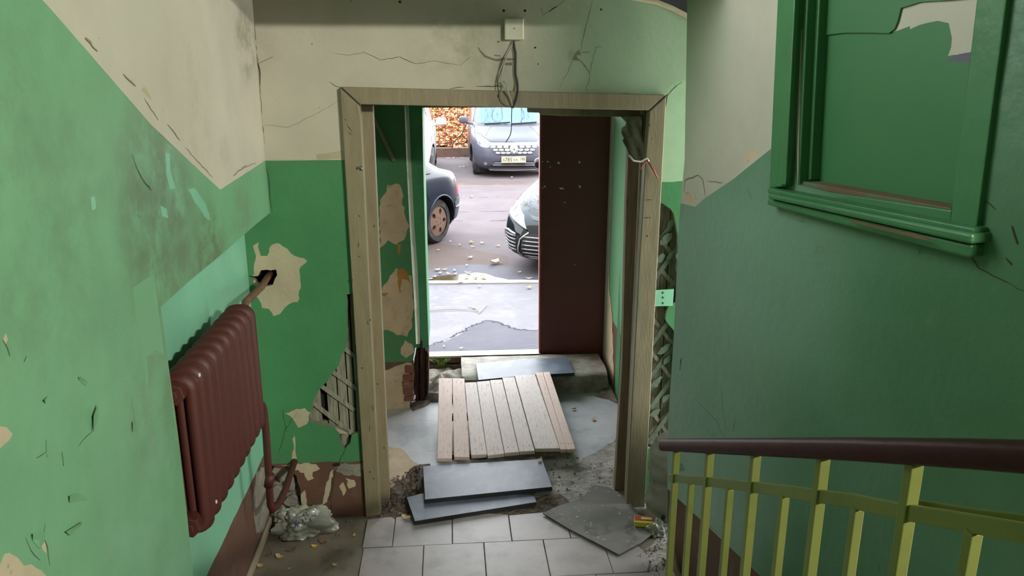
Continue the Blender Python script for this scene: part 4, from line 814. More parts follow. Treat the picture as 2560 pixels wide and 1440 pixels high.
def baluster(x, y, full, wd=.019):
    p = q_(x, y); ztop = zat(cl, p.y) - .018 if full else zat(mc, p.y) - .012; zbot = .16 if p.y > 2.25 else .16 + (2.25 - p.y) * .5
    mb = MB(); mb.tube([(XR, p.y, zbot), (XR, p.y, ztop)], 0, prof=[(-wd / 2, -wd / 2), (-wd / 2, wd / 2), (wd / 2, wd / 2), (wd / 2, -wd / 2)]) if False else mb.box((XR, p.y, (zbot + ztop) / 2), (wd, wd, ztop - zbot))
    mb.build('baluster', RG, rail, bevel=.002)
for x in (1687, 1770, 1884, 2052, 2280, 2660): baluster(x, 1200, True, .022)
for x in (1722, 1818, 1955, 2140, 2440): baluster(x, 1300, False)
mb = MB(); mb.tube([q_(2300, 1266, XR + .03), q_(2440, 1290, XR + .03), q_(2600, 1312, XR + .03)], 0, prof=[(-.005, -.011), (-.005, .011), (.005, .011), (.005, -.011)]); mb.build('second_bar', RG, rail, bevel=.002)
pb3 = [(1673, 1430), (1700, 1430)]
MB().prism([PR(*r_(x, y), -.02) for x, y in ((1686, 1350), (1692, 1352), (1712, 1440), (1716, 1470), (1690, 1470), (1688, 1400))], RN * .01).build('split_wood', MATS['raw_wood'], wall_right)
STC = mat('stair_stone', '7d7468', .7, var=.15, bump=.4)
stairs = bpy.data.objects.new('stairs', None); C.objects.link(stairs); stairs.location = (.3, 2.5, 0); struct(stairs)
for i in range(5):
    y1 = 2.78 - .3 * i; MB().box((.35, (y1 - 1.3 + 0) / 2 + .0 if False else y1 - .16, .0775 * (i + 1) + .0), (2.3, .32, .155 * (i + 1))).build('stair_step', STC, stairs, bevel=.006)
MB().box((.9, -.75, .38), (4.8, 4.0, .78)).build('landing_slab', STC, stairs)
# ---------------------------------------------------------------- enclosure of the stairwell, upper flight soffit, added unseen window
HALL = mat('stairwell_dark', '46604c', .7, var=.1, bump=.1)
sbox('wall_rear', -1.2, 3.4, -2.8, -2.7, 0, 4.7, HALL); sbox('ceiling', -1.2, 3.4, -2.8, 3.05, 4.6, 4.7, HALL)
sbox('wall_stair_right', 3.3, 3.4, -2.8, 2.2, 0, 2.9, HALL); sbox('wall_stair_right', 3.3, 3.4, -2.8, 2.2, 4.2, 4.7, HALL); sbox('wall_stair_right', 3.3, 3.4, -1.1, 2.2, 2.9, 4.2, HALL); sbox('wall_stair_right', 3.3, 3.4, -2.8, -2.3, 2.9, 4.2, HALL)
sbox('ceiling_soffit', -1.2, 2.2, 2.98, 3.78, 2.75, 2.85, HALL); sbox('trim_8', -.95, 1.2, 2.98, 3.2, 2.585, 2.76, HALL); sbox('wall_upper', -1.2, 3.4, 3.05, 3.15, 2.8, 4.7, HALL)
sbox('wall_hall_right', 1.5, 3.4, 2.1, 2.2, 0, 4.7, HALL)
w2 = bpy.data.objects.new('added_window', None); C.objects.link(w2); w2.location = (3.3, -1.7, 3.55); struct(w2)  # unseen window, added to account for the light on the landing
for (y, z, sy, sz) in ((-2.3, 3.55, .06, 1.3), (-1.1, 3.55, .06, 1.3), (-1.7, 2.93, 1.2, .06), (-1.7, 4.17, 1.2, .06), (-1.7, 3.55, .05, 1.3)): MB().box((3.33, y, z), (.05, sy, sz)).build('window_bar', MATS['window_green'], w2)
# ---------------------------------------------------------------- the yard outside
def g_(x, y): p = at(x, y, 'Z', ZS); return (p.x, p.y)
def PG(u, v, d): return Vector((u, v, ZS - d))
mat('asphalt', '574d4e', .85, spec=.12, var=.14, scale=1.2, bump=.35, bscale=60, bdist=.01, col2='504749', c2scale=1.1, lo=.45, hi=.7, specks=(50, .70, '77706f'))
mat('asphalt_pink', '524540', .85, spec=.12, var=.12, scale=1.5, bump=.3, bscale=50, bdist=.01, col2='544b4c', c2scale=2, specks=(45, .72, '857a78'))
mat('asphalt_dark', '49454c', .7, spec=.2, var=.12, scale=3, bump=.3, bscale=70, bdist=.008, specks=(70, .68, '605f64'))
mat('pavement', '5b565a', .75, var=.12, scale=2.5, bump=.45, bscale=45, bdist=.012, col2='686266', c2scale=6, lo=.5, hi=.7, specks=(60, .68, '878284'))
cy = g_(1200, 707)[1]
reg = [([(-9, 5.7), (9, 5.7), (9, cy), (-9, cy)], 3),
       (rough_loop(S(g_, (1000, 880), (1075, 865), (1130, 845), (1185, 812), (1215, 800), (1240, 803), (1280, 820), (1330, 826), (1420, 818), (1420, 905), (1000, 905)), .02, .08, 200), 2),
       (rough_loop(S(g_, (1065, 678), (1120, 666), (1180, 661), (1240, 664), (1290, 668), (1350, 672), (1420, 672), (1420, 702), (1065, 702)), .02, .1, 201), 2),
       (rough_loop(S(g_, (1000, 604), (1060, 602), (1120, 610), (1170, 622), (1270, 640), (1270, 662), (1180, 659), (1110, 666), (1000, 690)), .03, .15, 202), 1),
       (rough_loop(S(g_, (1000, 452), (1420, 452), (1420, 462), (1000, 462)), .03, .2, 203), 1)]
yard = struct(panel('yard_ground', PG, [(-14, 5.72), (14, 5.72), (14, 20.3), (-14, 20.3)], [MATS[k] for k in ('asphalt', 'asphalt_pink', 'asphalt_dark', 'pavement')], regions=reg, thick=.05, step=.6, wave=.006))
for i, (wd, *pp) in enumerate([(.035, (1080, 460), (1200, 461), (1345, 459)), (.03, (1130, 530), (1200, 529), (1272, 528)), (.05, (1130, 552), (1200, 553), (1270, 551)), (.03, (1143, 492), (1200, 494), (1300, 490)), (.02, (1070, 865), (1130, 842), (1185, 812), (1215, 802)), (.02, (1215, 802), (1250, 808), (1290, 824), (1345, 826))]):
    ribbon(PG, S(g_, *pp), wd, off=.001, wv='yard_ground', seed=i, sub=.02).build('joint', MATS.get('joint') or mat('joint', '3b363b', .9, spec=.1, bump=0), yard)
q = [g_(1000, 711), g_(1420, 708), g_(1420, 702), g_(1000, 704)]
lp = rough_loop(q, .012, .12, 210); n = len(lp)
struct(MB().prism([Vector((x, y, ZS - .05)) for x, y in lp], (0, 0, .062)).build('trim_9', mat('kerb_pale', '928b89', .8, var=.1, bump=.3)))
pud = rough_loop(S(g_, (1068, 702), (1075, 697), (1100, 691), (1140, 689), (1190, 683), (1215, 686), (1240, 695), (1268, 700), (1268, 702.5), (1160, 704)), .006, .08, 211)
tag(MB().add([Vector((x, y, ZS + .0085)) for x, y in pud], [tuple(range(len(pud)))]).build('puddle', mat('muddy_water', '3f351f', .12, var=.2, bump=0, spec=.2)), 'shallow muddy puddle lying along the pale kerb', 'puddle')
# fallen leaves on the asphalt
G2 = 'pale fallen leaves scattered on the asphalt'
lv = [(1178, 493, .10), (1160, 493, .05), (1178, 607, .08), (1206, 608, .07), (1245, 615, .07), (1182, 618, .06), (1150, 613, .05), (1175, 645, .08), (1095, 626, .05), (1125, 604, .05), (1093, 676, .08), (1112, 675, .06), (1136, 677, .06), (1100, 684, .06), (1122, 686, .07), (1138, 686, .06), (1170, 683, .08), (1168, 664, .05), (1166, 694, .07), (1188, 690, .07), (1190, 695, .06), (1208, 694, .08), (1322, 697, .07), (1298, 681, .05), (1086, 693, .06), (1075, 699, .07), (1152, 707, .08), (1162, 418, .12), (1170, 416, .09), (1148, 418, .09), (1280, 445, .10), (1120, 396, .10), (1135, 395, .09), (1155, 396, .1), (1322, 720, .07), (1198, 716, .05), (1152, 871, .04), (1185, 771, .05), (1110, 866, .03)]
zones = [('along the puddle and kerb', lambda x, y: 660 < y < 712), ('on the near pavement', lambda x, y: y >= 712), ('between the dark hatchback wheel and the puddle', lambda x, y: 600 < y <= 660), ('level with the hatchback bumper', lambda x, y: 480 < y <= 600), ('in front of the low wall', lambda x, y: y < 410), ('behind the dark hatchback', lambda x, y: 410 <= y < 435), ('in front of the grey van', lambda x, y: 435 <= y <= 480)]
ORD = ['first', 'second', 'third', 'fourth', 'fifth', 'sixth', 'seventh', 'eighth', 'ninth', 'tenth', 'eleventh', 'twelfth', 'thirteenth', 'fourteenth', 'fifteenth', 'sixteenth', 'seventeenth', 'eighteenth', 'nineteenth', 'twentieth']
for zn, zf in zones:
    q = sorted(p for p in lv if zf(p[0], p[1]))
    for i, (x, y, s) in enumerate(q): put_leaf(x, y, s, (3, 7, 0, 3, 2)[i % 5], 'pale fallen leaf %s, %s' % (zn, ORD[i] + ' from the left' if len(q) > 1 else 'lying alone'), G2, ZS + .01)
big = put_leaf(1236, 658, .17, 3, 'largest pale tan leaf lying flat on the asphalt in front of the black saloon', None, ZS + .01); put_leaf(1250, 658.5, .07, 1, 'small brown leaf touching the largest leaf on the asphalt', None, ZS + .01)
mb = MB()
for a, c in (((1070, 780), (1150, 776)), ((1150, 776), (1200, 782)), ((1170, 768), (1200, 780)), ((1196, 786), (1216, 764)), ((1180, 770), (1192, 778))):
    A, B = Vector((*g_(*a), ZS + .01)), Vector((*g_(*c), ZS + .012)); mb.tube([A, (A + B) / 2 + Vector((.01, .01, .004)), B], .004, 5)
tag(mb.build('twigs', mat('twig_pale', '9a9286', .8)), 'pale dry grass stalks lying on the pavement outside', 'twigs', kind='stuff')

# ---------------------------------------------------------------- low wall, fence, leaf litter bank
FY = 20.3
struct(MB().box((0, FY + .12, ZS + .08), (24, .26, .30)).build('trim_10', mat('low_wall', '62493d', .9, var=.2, bump=.6, bscale=20, col2='4c3a30', c2scale=3), bevel=.01))
bank = MB(); bank.grid(lambda a, c: Vector((-8 + 16 * a, FY + .2 + 12 * c, ZS + .2 + 2.2 * c + .06 * noise.noise(Vector((a * 30, c * 20, 0))))), 60, 40)
struct(bank.build('bank', mat('bank_soil', '8a5634', .9, var=.3, scale=3, bump=.5, bscale=10, col2='7d8a45', c2scale=1.2, lo=.62, hi=.72)))
struct(MB().box((0, FY + 8.2, ZS + 1.73), (16, 1.5, .04), Matrix.Rotation(math.radians(10.4), 3, 'X')).build('bank_path', mat('path_dust', '7d6863', .9)))
lit = MB(); rnd = random.Random(5)
for i in range(15000):
    a, c = rnd.uniform(.44, .66), rnd.random() ** 1.3 * .6; x, y, z = -8 + 16 * a, FY + .22 + 12 * c, ZS + .22 + 2.2 * c + .06 * noise.noise(Vector((a * 30, c * 20, 0)))
    an = rnd.uniform(0, 6.28); s = rnd.uniform(.035, .075); d = Vector((math.cos(an), math.sin(an), rnd.uniform(-.2, .6))); e = Vector((-math.sin(an), math.cos(an), rnd.uniform(-.3, .7))) * .6; o = Vector((x, y, z + rnd.uniform(0, .05)))
    lit.add([o - d * s, o - e * s, o + d * s, o + e * s], [(0, 1, 2, 3)], rnd.choice((0, 0, 0, 1, 1, 2, 3)))
tag(lit.build('leaf_litter', [mat('litter_orange', 'c0703c', .8, bump=0), mat('litter_rust', '8a421f', .8, bump=0), mat('litter_pale', 'd8aa7c', .8, bump=0), mat('litter_green', '74773f', .8, bump=0)]), 'thick carpet of orange autumn leaves on the bank behind the fence', 'leaves', kind='stuff')
fence = empty('iron_fence', (1.0, FY + .12, ZS + .23), 'rust brown iron bar fence standing on the low wall behind the cars', 'fence')
FM = mat('fence_rust', '6a3a2c', .6, var=.1, bump=0)
x0 = at(1097, 330, 'Y', FY + .12).x; dx = (at(1176, 330, 'Y', FY + .12).x - x0) / 5
for i in range(-8, 22): MB().box((x0 + i * dx, FY + .12, ZS + .96), (.014, .014, 1.46)).build('bar', FM, fence)
for z in (at(1130, 358, 'Y', FY + .12).z, ZS + 1.6): MB().box((x0 + 7 * dx, FY + .12, z), (30 * dx, .014, .02)).build('rail', FM, fence)
for i in range(-8, 22, 3):
    mb = MB(); xa = x0 + i * dx; mb.tube([Vector((xa + dx * 1.5 + dx * 1.5 * math.cos(t), FY + .12, ZS + 1.32 + .18 * math.sin(t))) for t in np.linspace(0, math.pi, 12)], .010, 6); mb.build('scroll', FM, fence)
br = MB(); br.tube([Vector((at(1130, 380, 'Y', FY).x, FY + .02, ZS + .23))] + [at(x, y, 'Y', FY - .06) for x, y in ((1132, 360), (1143, 346), (1155, 335), (1166, 310), (1172, 292), (1177, 270), (1178, 240), (1172, 200))], [.012, .012, .014, .016, .018, .02, .022, .024, .026], 6)
tag(br.build('branch', mat('bark', '453228', .9), smooth=True), 'thin bare branch leaning across the iron fence', 'branch')

# ---------------------------------------------------------------- cars
mat('tyre', '2c2a2a', .8, var=.2, bump=.3, col2='5a524c', c2scale=9, lo=.5, hi=.7); mat('black_trim', '141416', .5, bump=0); mat('chrome', 'a8a8ab', .25, .55, var=.02, bump=0); mat('car_silver', '86868a', .3, .7, var=.02, bump=0)
mat('lamp_clear', '82858b', .12, .25, var=.05, bump=0, coat=.5); mat('lamp_inner', '9a9ca2', .15, .8, bump=0); mat('tail_red', 'a00d18', .2, bump=0, coat=.5); mat('car_glass', '46596b', .04, .6, var=.03, bump=0)
mat('side_glass', '23282e', .05, .3, bump=0)
class Car:
    def __init__(s, name, keys, n, loc, heading, label, body, scale=1.0, sy=.0):
        s.k = np.array(keys, float); s.n = n; s.root = empty(name, (*loc, ZS), label, 'car', rz=heading); s.root.scale = (scale,) * 3; s.body_m = body
        zz = np.linspace(s.k[0, 0], s.k[-1, 0], 60); d = [np.interp(zz, s.k[:, 0], s.k[:, j]) for j in (1, 2, 3)]
        for _ in range(3): d = [np.concatenate(([a[0]], (a[:-2] + 2 * a[1:-1] + a[2:]) / 4, [a[-1]])) for a in d]
        s.z = zz; s.d = d
    def par(s, z): return [float(np.interp(z, s.z, a)) for a in s.d]
    def X(s, y, z, front=True):
        xr, xf, w_ = s.par(z); m = (xr + xf) / 2; a = (xf - xr) / 2; q = max(0, 1 - min(.9995, abs(y) / w_) ** s.n) ** (1 / s.n); return m + a * q if front else m - a * q
    def Y(s, x, z):
        xr, xf, w_ = s.par(z); m = (xr + xf) / 2; a = (xf - xr) / 2; return w_ * max(0, 1 - min(.9995, abs(x - m) / a) ** s.n) ** (1 / s.n)
    def shell(s, wheels, r, well=True):
        N = 120; mb = MB(); vs = []
        ts = [2 * math.pi * i / N for i in range(N)]; sg = lambda v, p: math.copysign(abs(v) ** p, v)
        for z in s.z:
            xr, xf, w_ = s.par(z); m = (xr + xf) / 2; a = (xf - xr) / 2
            vs += [(m + a * sg(math.cos(t), 2 / s.n), w_ * sg(math.sin(t), 2 / s.n), z) for t in ts]
        K = len(s.z); fs = [(j * N + i, j * N + (i + 1) % N, (j + 1) * N + (i + 1) % N, (j + 1) * N + i) for j in range(K - 1) for i in range(N)] + [tuple(range(N - 1, -1, -1)), tuple((K - 1) * N + i for i in range(N))]
        mb.add(vs, fs); o = mb.build('body', [s.body_m, MATS['black_trim']], s.root, local=True); cuts = MB()
        for (x, y) in wheels:
            sgn = 1 if y > 0 else -1; cuts.tube([(x, y - sgn * .30, r), (x, y + sgn * .6, r)], r * 1.16, 36)
        cu = cuts.build('cutter', [s.body_m, MATS['black_trim']], s.root, local=True)
        cu.data.polygons.foreach_set('material_index', [1] * len(cu.data.polygons))
        md = o.modifiers.new('b', 'BOOLEAN'); md.operation = 'DIFFERENCE'; md.object = cu; md.solver = 'EXACT'; md.material_mode = 'INDEX'
        bpy.context.view_layer.update(); me = bpy.data.meshes.new_from_object(o.evaluated_get(bpy.context.evaluated_depsgraph_get())); o.modifiers.clear(); o.data = me; bpy.data.objects.remove(cu); me.shade_smooth(); me.set_sharp_from_angle(angle=math.radians(38)); me.name = 'body'
        return o
    def patch(s, name, poly, m, side='front', off=.008, step=.06, th=.02, parent=None, label=None, smooth=True):
        us = [p[0] for p in poly]; vs_ = [p[1] for p in poly]
        dens = rough_loop(poly, 0, step, 1); ex = [(u, v) for u in np.arange(min(us) + step / 2, max(us), step) for v in np.arange(min(vs_) + step / 2, max(vs_), step)]
        V, T = cdt([dens], ex); keep = [tuple(t) for t in T if pip(sum(V[i][0] for i in t) / 3, sum(V[i][1] for i in t) / 3, dens)]
        def f(u, v, o):
            if side == 'front': return (s.X(u, v) + o, u, v)
            if side == 'rear': return (s.X(u, v, False) - o, u, v)
            y = s.Y(u, v) + o; return (u, y if side == 'left' else -y, v)
        n = len(V); mb = MB(); cnt = {}
        for t in keep:
            for a, b in ((t[0], t[1]), (t[1], t[2]), (t[2], t[0])): cnt.setdefault((min(a, b), max(a, b)), []).append((a, b))
        mb.add([f(v[0], v[1], off) for v in V] + [f(v[0], v[1], off - th) for v in V], keep + [(b, a, n + a, n + b) for l in cnt.values() if len(l) == 1 for a, b in l])
        o = mb.build(name, m, parent or s.root, local=True, smooth_angle=45 if smooth else None)
        if label: o['label'] = label
        return o
    def wheel(s, x, y, r, wd, rim_m, holes=5, rr=.64):
        sg = 1 if y > 0 else -1; mb = MB(); pr = [(r * .62, -wd / 2), (r * .9, -wd / 2), (r * .985, -wd * .36), (r, -wd * .2), (r, wd * .2), (r * .985, wd * .36), (r * .9, wd / 2), (r * rr, wd / 2)]
        mb.grid(lambda a, c: (lambda p: Vector((x + p[0] * math.cos(2 * math.pi * a), y + sg * p[1], r + p[0] * math.sin(2 * math.pi * a))))(pr[round(c * (len(pr) - 1))]), 40, len(pr), closeu=True)
        ty = mb.build('wheel', MATS['tyre'], s.root, local=True, smooth_angle=40)
        R0 = r * rr; loops = [[(R0 * math.cos(t), R0 * math.sin(t)) for t in np.linspace(0, 6.2832, 49)[:-1]]]; hl = []
        for k in range(holes):
            a = math.pi / 2 + .35 + k * 2 * math.pi / holes; hl.append([(R0 * (.66 * math.cos(a) + .2 * (math.cos(t) * math.cos(a)) - .15 * math.sin(t) * math.sin(a)), R0 * (.66 * math.sin(a) + .2 * math.cos(t) * math.sin(a) + .15 * math.sin(t) * math.cos(a))) for t in np.linspace(0, 6.2832, 15)[:-1]])
        for k in range(holes):
            a = math.pi / 2 + k * 2 * math.pi / holes - .3; hl.append([(R0 * (.24 * math.cos(a)) + R0 * .045 * math.cos(t), R0 * .24 * math.sin(a) + R0 * .045 * math.sin(t)) for t in np.linspace(0, 6.2832, 8)[:-1]])
        V, T = cdt(loops + hl); keep = [tuple(t) for t in T if not any(pip(sum(V[i][0] for i in t) / 3, sum(V[i][1] for i in t) / 3, h) for h in hl)]
        dome = lambda v: .012 * (1 - (v.length / R0) ** 2); n = len(V); mb = MB(); cnt = {}
        for t in keep:
            for a, b in ((t[0], t[1]), (t[1], t[2]), (t[2], t[0])): cnt.setdefault((min(a, b), max(a, b)), []).append((a, b))
        mb.add([(x + v.x, y + sg * (wd / 2 - .012 + dome(v)), r + v.y) for v in V] + [(x + v.x, y + sg * (wd / 2 - .05), r + v.y) for v in V], keep + [(b, a, n + a, n + b) for l in cnt.values() if len(l) == 1 for a, b in l])
        mb.build('rim', rim_m, ty, local=True, smooth_angle=40)
        mb = MB(); mb.tube([(x, y - sg * .02, r), (x, y + sg * (wd / 2 - .06), r)], R0 * .99, 24); mb.build('brake_drum', MATS['black_trim'], ty, local=True)
        return ty
    def mirror(s, x, y, z, sx, sy_, sz, m):
        bm = bmesh.new(); bmesh.ops.create_icosphere(bm, subdivisions=3, radius=1)
        for v in bm.verts:
            c = v.co; e = lambda q: math.copysign(abs(q) ** .55, q); v.co = (x + e(c.x) * sx, y + e(c.y) * sy_, z + e(c.z) * sz)
        me = bpy.data.meshes.new('mirror'); bm.to_mesh(me); bm.free(); me.materials.append(m); me.shade_smooth(); o = bpy.data.objects.new('mirror', me); C.objects.link(o); o.parent = s.root
        MB().tube([(x - .02, y - math.copysign(sy_ * .7, y), z - sz * .7), (x - .02, y - math.copysign(sy_ + .12, y), z - sz * 1.3)], .022, 8).build('mirror_arm', m, o, local=True)
        return o
    def strip(s, name, ptsyz, r, m, side='front', off=.012, parent=None):
        q = rough_loop(ptsyz, 0, .05, 1, closed=False); P = []
        for u, v in q:
            if side == 'front': P.append((s.X(u, v) + off, u, v))
            elif side == 'rear': P.append((s.X(u, v, False) - off, u, v))
            else: P.append((u, (s.Y(u, v) + off) * (1 if side == 'left' else -1), v))
        return MB().tube(P, r, 6).build(name, m, parent or s.root, local=True, smooth=True)

# grey van parked facing the house
VP = mat('van_grey', '44434d', .38, .0, var=.03, bump=0, spec=.22)
VK = [(.17, -1.8, 1.98, .78), (.24, -1.85, 2.12, .84), (.42, -1.87, 2.18, .87), (.60, -1.87, 2.17, .875), (.74, -1.87, 2.10, .875), (.82, -1.87, 1.95, .87), (.90, -1.87, 1.62, .865), (.98, -1.86, 1.28, .86), (1.04, -1.86, 1.14, .855), (1.4, -1.84, .74, .815), (1.68, -1.8, .42, .76), (1.78, -1.74, .15, .70), (1.81, -1.6, -.1, .6)]
VY = 16.05; vx = at(1285, 400, 'Y', VY).x
van = Car('van', VK, 4.6, (vx, VY + 2.17), math.radians(-90), 'dark grey van parked facing the doorway, in front of the fence', VP)
WV = [(1.35, .72), (1.35, -.72), (-1.2, .72), (-1.2, -.72)]
van.shell(WV, .30)
for x, y in WV: van.wheel(x, y, .30, .20, MATS['car_silver'])
def v_(px, py): p = at(px, py, 'Y', VY); return (p.x - vx, p.z - ZS)
def VS(*pp): return [v_(*p) for p in pp]
def msym(pts): return pts + [(-a, b) for a, b in reversed(pts)]
BT = MATS['black_trim']; CHR = MATS['chrome']
gr = van.patch('grille', msym(VS((1285, 362), (1226, 362), (1231, 372), (1241, 387), (1285, 388))), BT, off=.006)
van.patch('chrome_band', msym(VS((1285, 357), (1226, 357), (1223, 360), (1226, 364), (1285, 364))), CHR, off=.014, th=.03)
for ry, xs in ((367.3, (1231, 1247, 1263)), (374.7, (1237, 1251.5, 1266)), (382, (1243, 1256, 1268.5))):
    for x in xs:
        for sg in (1, -1):
            c = v_(x + 2, ry); MBX = [(sg * c[0] + .054 * math.cos(t), c[1] + .024 * math.sin(t)) for t in np.linspace(0, 6.283, 11)[:-1]]; van.patch('chrome_lozenge', MBX, CHR, off=.014, th=.012, parent=gr, step=.1)
c = v_(1285, 373); dia = lambda a, b: [(c[0] - a, c[1]), (c[0], c[1] - b), (c[0] + a, c[1]), (c[0], c[1] + b)]
van.patch('emblem_base', [(c[0] - .09, c[1]), (c[0] - .05, c[1] - .1), (c[0] + .05, c[1] - .1), (c[0] + .09, c[1]), (c[0] + .05, c[1] + .1), (c[0] - .05, c[1] + .1)], MATS['lamp_inner'], off=.018, th=.03)
em = van.patch('emblem', dia(.058, .092), CHR, off=.03, th=.02); van.patch('emblem_hole', dia(.016, .03), BT, off=.034, th=.006, parent=em)
for sg in (1, -1):
    hl = [(sg * a, b) for a, b in [(-abs(q[0]), q[1]) for q in VS((1191, 343), (1194, 340), (1202, 342), (1215, 349), (1227.5, 357.5), (1224, 368), (1218, 370), (1204, 368.5), (1196, 364))]]
    h = van.patch('headlight', hl, MATS['lamp_clear'], off=.012)
    for (px, py, rr) in ((1209, 358, .05), (1198, 360, .035)):
        cc = v_(px, py); van.patch('reflector', [(sg * -abs(cc[0]) + rr * math.cos(t), cc[1] + rr * .9 * math.sin(t)) for t in np.linspace(0, 6.283, 13)[:-1]], MATS['lamp_inner'], off=.016, th=.004, parent=h)
    cc = v_(1214.5, 411); fg = [(sg * -abs(cc[0]) + .036 * math.cos(t), cc[1] + .036 * math.sin(t)) for t in np.linspace(0, 6.283, 13)[:-1]]
    van.patch('fog_lamp', fg, MATS['lamp_clear'], off=.012, th=.02)
lg = van.patch('lower_grille', msym(VS((1285, 404), (1236, 404), (1231, 410), (1226, 419), (1285, 420))), BT, off=.005)
for py in (407.5, 411, 414.5): van.strip('slat', [v_(1231 if py > 410 else 1235, py), v_(1339 if py > 410 else 1335, py)], .006, MATS['lamp_inner'], parent=lg)
van.patch('bumper_lip', msym(VS((1285, 421), (1226, 421), (1222, 425), (1226, 429), (1285, 430))), MATS['car_silver'], off=.016, th=.04)
pA, pB_ = v_(1253.5, 391), v_(1314.5, 406.5); PXF = van.X(0, (pA[1] + pB_[1]) / 2) + .045
mat('plate_cream', 'a39c80', .5, bump=0)
pl = MB().box((PXF - .03, (pA[0] + pB_[0]) / 2, (pA[1] + pB_[1]) / 2), (.06, pB_[0] - pA[0], pA[1] - pB_[1])).build('number_plate', MATS['plate_cream'], van.root, local=True, bevel=.004)
def text(body, size, loc, rot, m, parent, name, sx=1.0):
    cu = bpy.data.curves.new(name, 'FONT'); cu.body = body; cu.size = size; cu.align_x = 'CENTER'; cu.align_y = 'CENTER'; cu.extrude = .001; cu.offset = size * .012
    t = bpy.data.objects.new(name, cu); C.objects.link(t); bpy.context.view_layer.update(); me = bpy.data.meshes.new_from_object(t.evaluated_get(bpy.context.evaluated_depsgraph_get())); bpy.data.objects.remove(t); me.name = name
    me.materials.clear(); me.materials.append(m); o = bpy.data.objects.new(name, me); C.objects.link(o); o.parent = parent; o.location = loc; o.rotation_euler = rot; o.scale = (sx, 1, 1); return o
PT = mat('plate_ink', '3d3b32', .6, bump=0); pc = v_(1284, 399)
def ptext(b, s, du, dv, sx=1): u = pc[0] + du; return text(b, s, (PXF + .001, u, pc[1] + dv), (math.pi / 2, 0, math.pi / 2), PT, pl, 'plate_text', sx)
ptext('А', .085, -.205, -.008); ptext('785', .108, -.105, .0, .95); ptext('УА', .08, .035, -.008); ptext('198', .085, .175, .008, .9)
fr = MB()
for a, c2 in (((1254.2, 391.8), (1313.8, 391.8)), ((1254.2, 405.8), (1313.8, 405.8)), ((1254.2, 391.8), (1254.2, 405.8)), ((1313.8, 391.8), (1313.8, 405.8)), ((1296.5, 391.8), (1296.5, 405.8))):
    A, B = v_(*a), v_(*c2); fr.tube([(PXF + .001, *A), (PXF + .001, *B)], .0022, 4)
fr.build('plate_frame', PT, pl, local=True)
ws = van.patch('windshield', msym([(0, 1.03), (-.70, 1.05), (-.735, 1.10), (-.62, 1.66), (0, 1.70)]), MATS['car_glass'], off=.012, th=.03)
for (a, b) in (((-.55, 1.045), (.0, 1.075)), ((.02, 1.045), (.58, 1.075))): van.strip('wiper', [a, b], .012, BT, off=.03)
van.patch('cowl', msym([(0, .995), (-.74, 1.0), (-.72, 1.035), (0, 1.03)]), BT, off=.006, th=.02)
for side in ('left', 'right'):
    van.patch('side_window', [(-.15, 1.08), (.78, 1.08), (.38, 1.60), (-.15, 1.62)], MATS['side_glass'], side, .008); van.patch('side_window', [(-1.2, 1.08), (-.22, 1.08), (-.22, 1.62), (-1.2, 1.60)], MATS['side_glass'], side, .008)
    van.strip('door_line', [(.75, .35), (.95, .6), (.9, 1.0)], .006, BT, side, .0)
for sg in (1, -1): van.mirror(.95, sg * 1.0, 1.12, .08, .095, .075, VP)
van.strip('hood_crease', [(-.55, .84), (-.5, .92), (-.42, .985)], .006, VP, off=.004); van.strip('hood_crease', [(.55, .84), (.5, .92), (.42, .985)], .006, VP, off=.004)
van.strip('bonnet_gap', msym(VS((1285, 356), (1240, 355.5), (1226, 355), (1205, 341), (1196, 338)))[0:5], .006, BT, off=.0)

# white car beside the van, mostly hidden by the door post
WPm = mat('car_white', '98989d', .3, var=.02, bump=0, spec=.2)
wk = [(.2, -2.15, 2.05, .82), (.3, -2.2, 2.18, .88), (.55, -2.25, 2.24, .90), (.8, -2.25, 2.2, .90), (.95, -2.24, 1.95, .89), (1.03, -2.22, 1.4, .87), (1.1, -2.2, 1.1, .85), (1.45, -2.1, .45, .74), (1.62, -1.9, .05, .62), (1.66, -1.7, -.2, .5)]
wx = at(1088, 380, 'Y', 15.9).x
wc = Car('white_car', wk, 4.2, (wx - .90, 15.1 + 2.24), math.radians(-90), 'white car left of the grey van, only its fender and mirror in view', WPm)
WW = [(1.4, .77), (1.4, -.77), (-1.4, .77), (-1.4, -.77)]; wc.shell(WW, .34)
for x, y in WW: wc.wheel(x, y, .34, .22, MATS['car_silver'])
for sg in (1, -1):
    wc.patch('headlight', [(sg * .50, .66), (sg * .84, .78), (sg * .85, .92), (sg * .72, .88), (sg * .5, .76)], MATS['lamp_clear'], off=.012); wc.mirror(.78, sg * 1.03, 1.13, .08, .11, .08, WPm)
wc.patch('grille', msym([(0, .58), (-.46, .6), (-.5, .78), (0, .80)]), BT, off=.008); wc.patch('windshield', msym([(0, 1.10), (-.70, 1.12), (-.55, 1.52), (0, 1.56)]), MATS['car_glass'], off=.012)
wc.patch('lower_grille', msym([(0, .3), (-.6, .3), (-.55, .42), (0, .44)]), BT, off=.008); wc.patch('number_plate', msym([(0, .45), (-.26, .45), (-.26, .56), (0, .56)]), MATS['plate_cream'], off=.02)
for side in ('left', 'right'): wc.patch('side_window', [(-1.5, 1.12), (.7, 1.12), (.25, 1.5), (-1.4, 1.5)], MATS['side_glass'], side, .008); wc.strip('door_line', [(.75, .35), (.95, .7), (.85, 1.05)], .006, BT, side, .0)

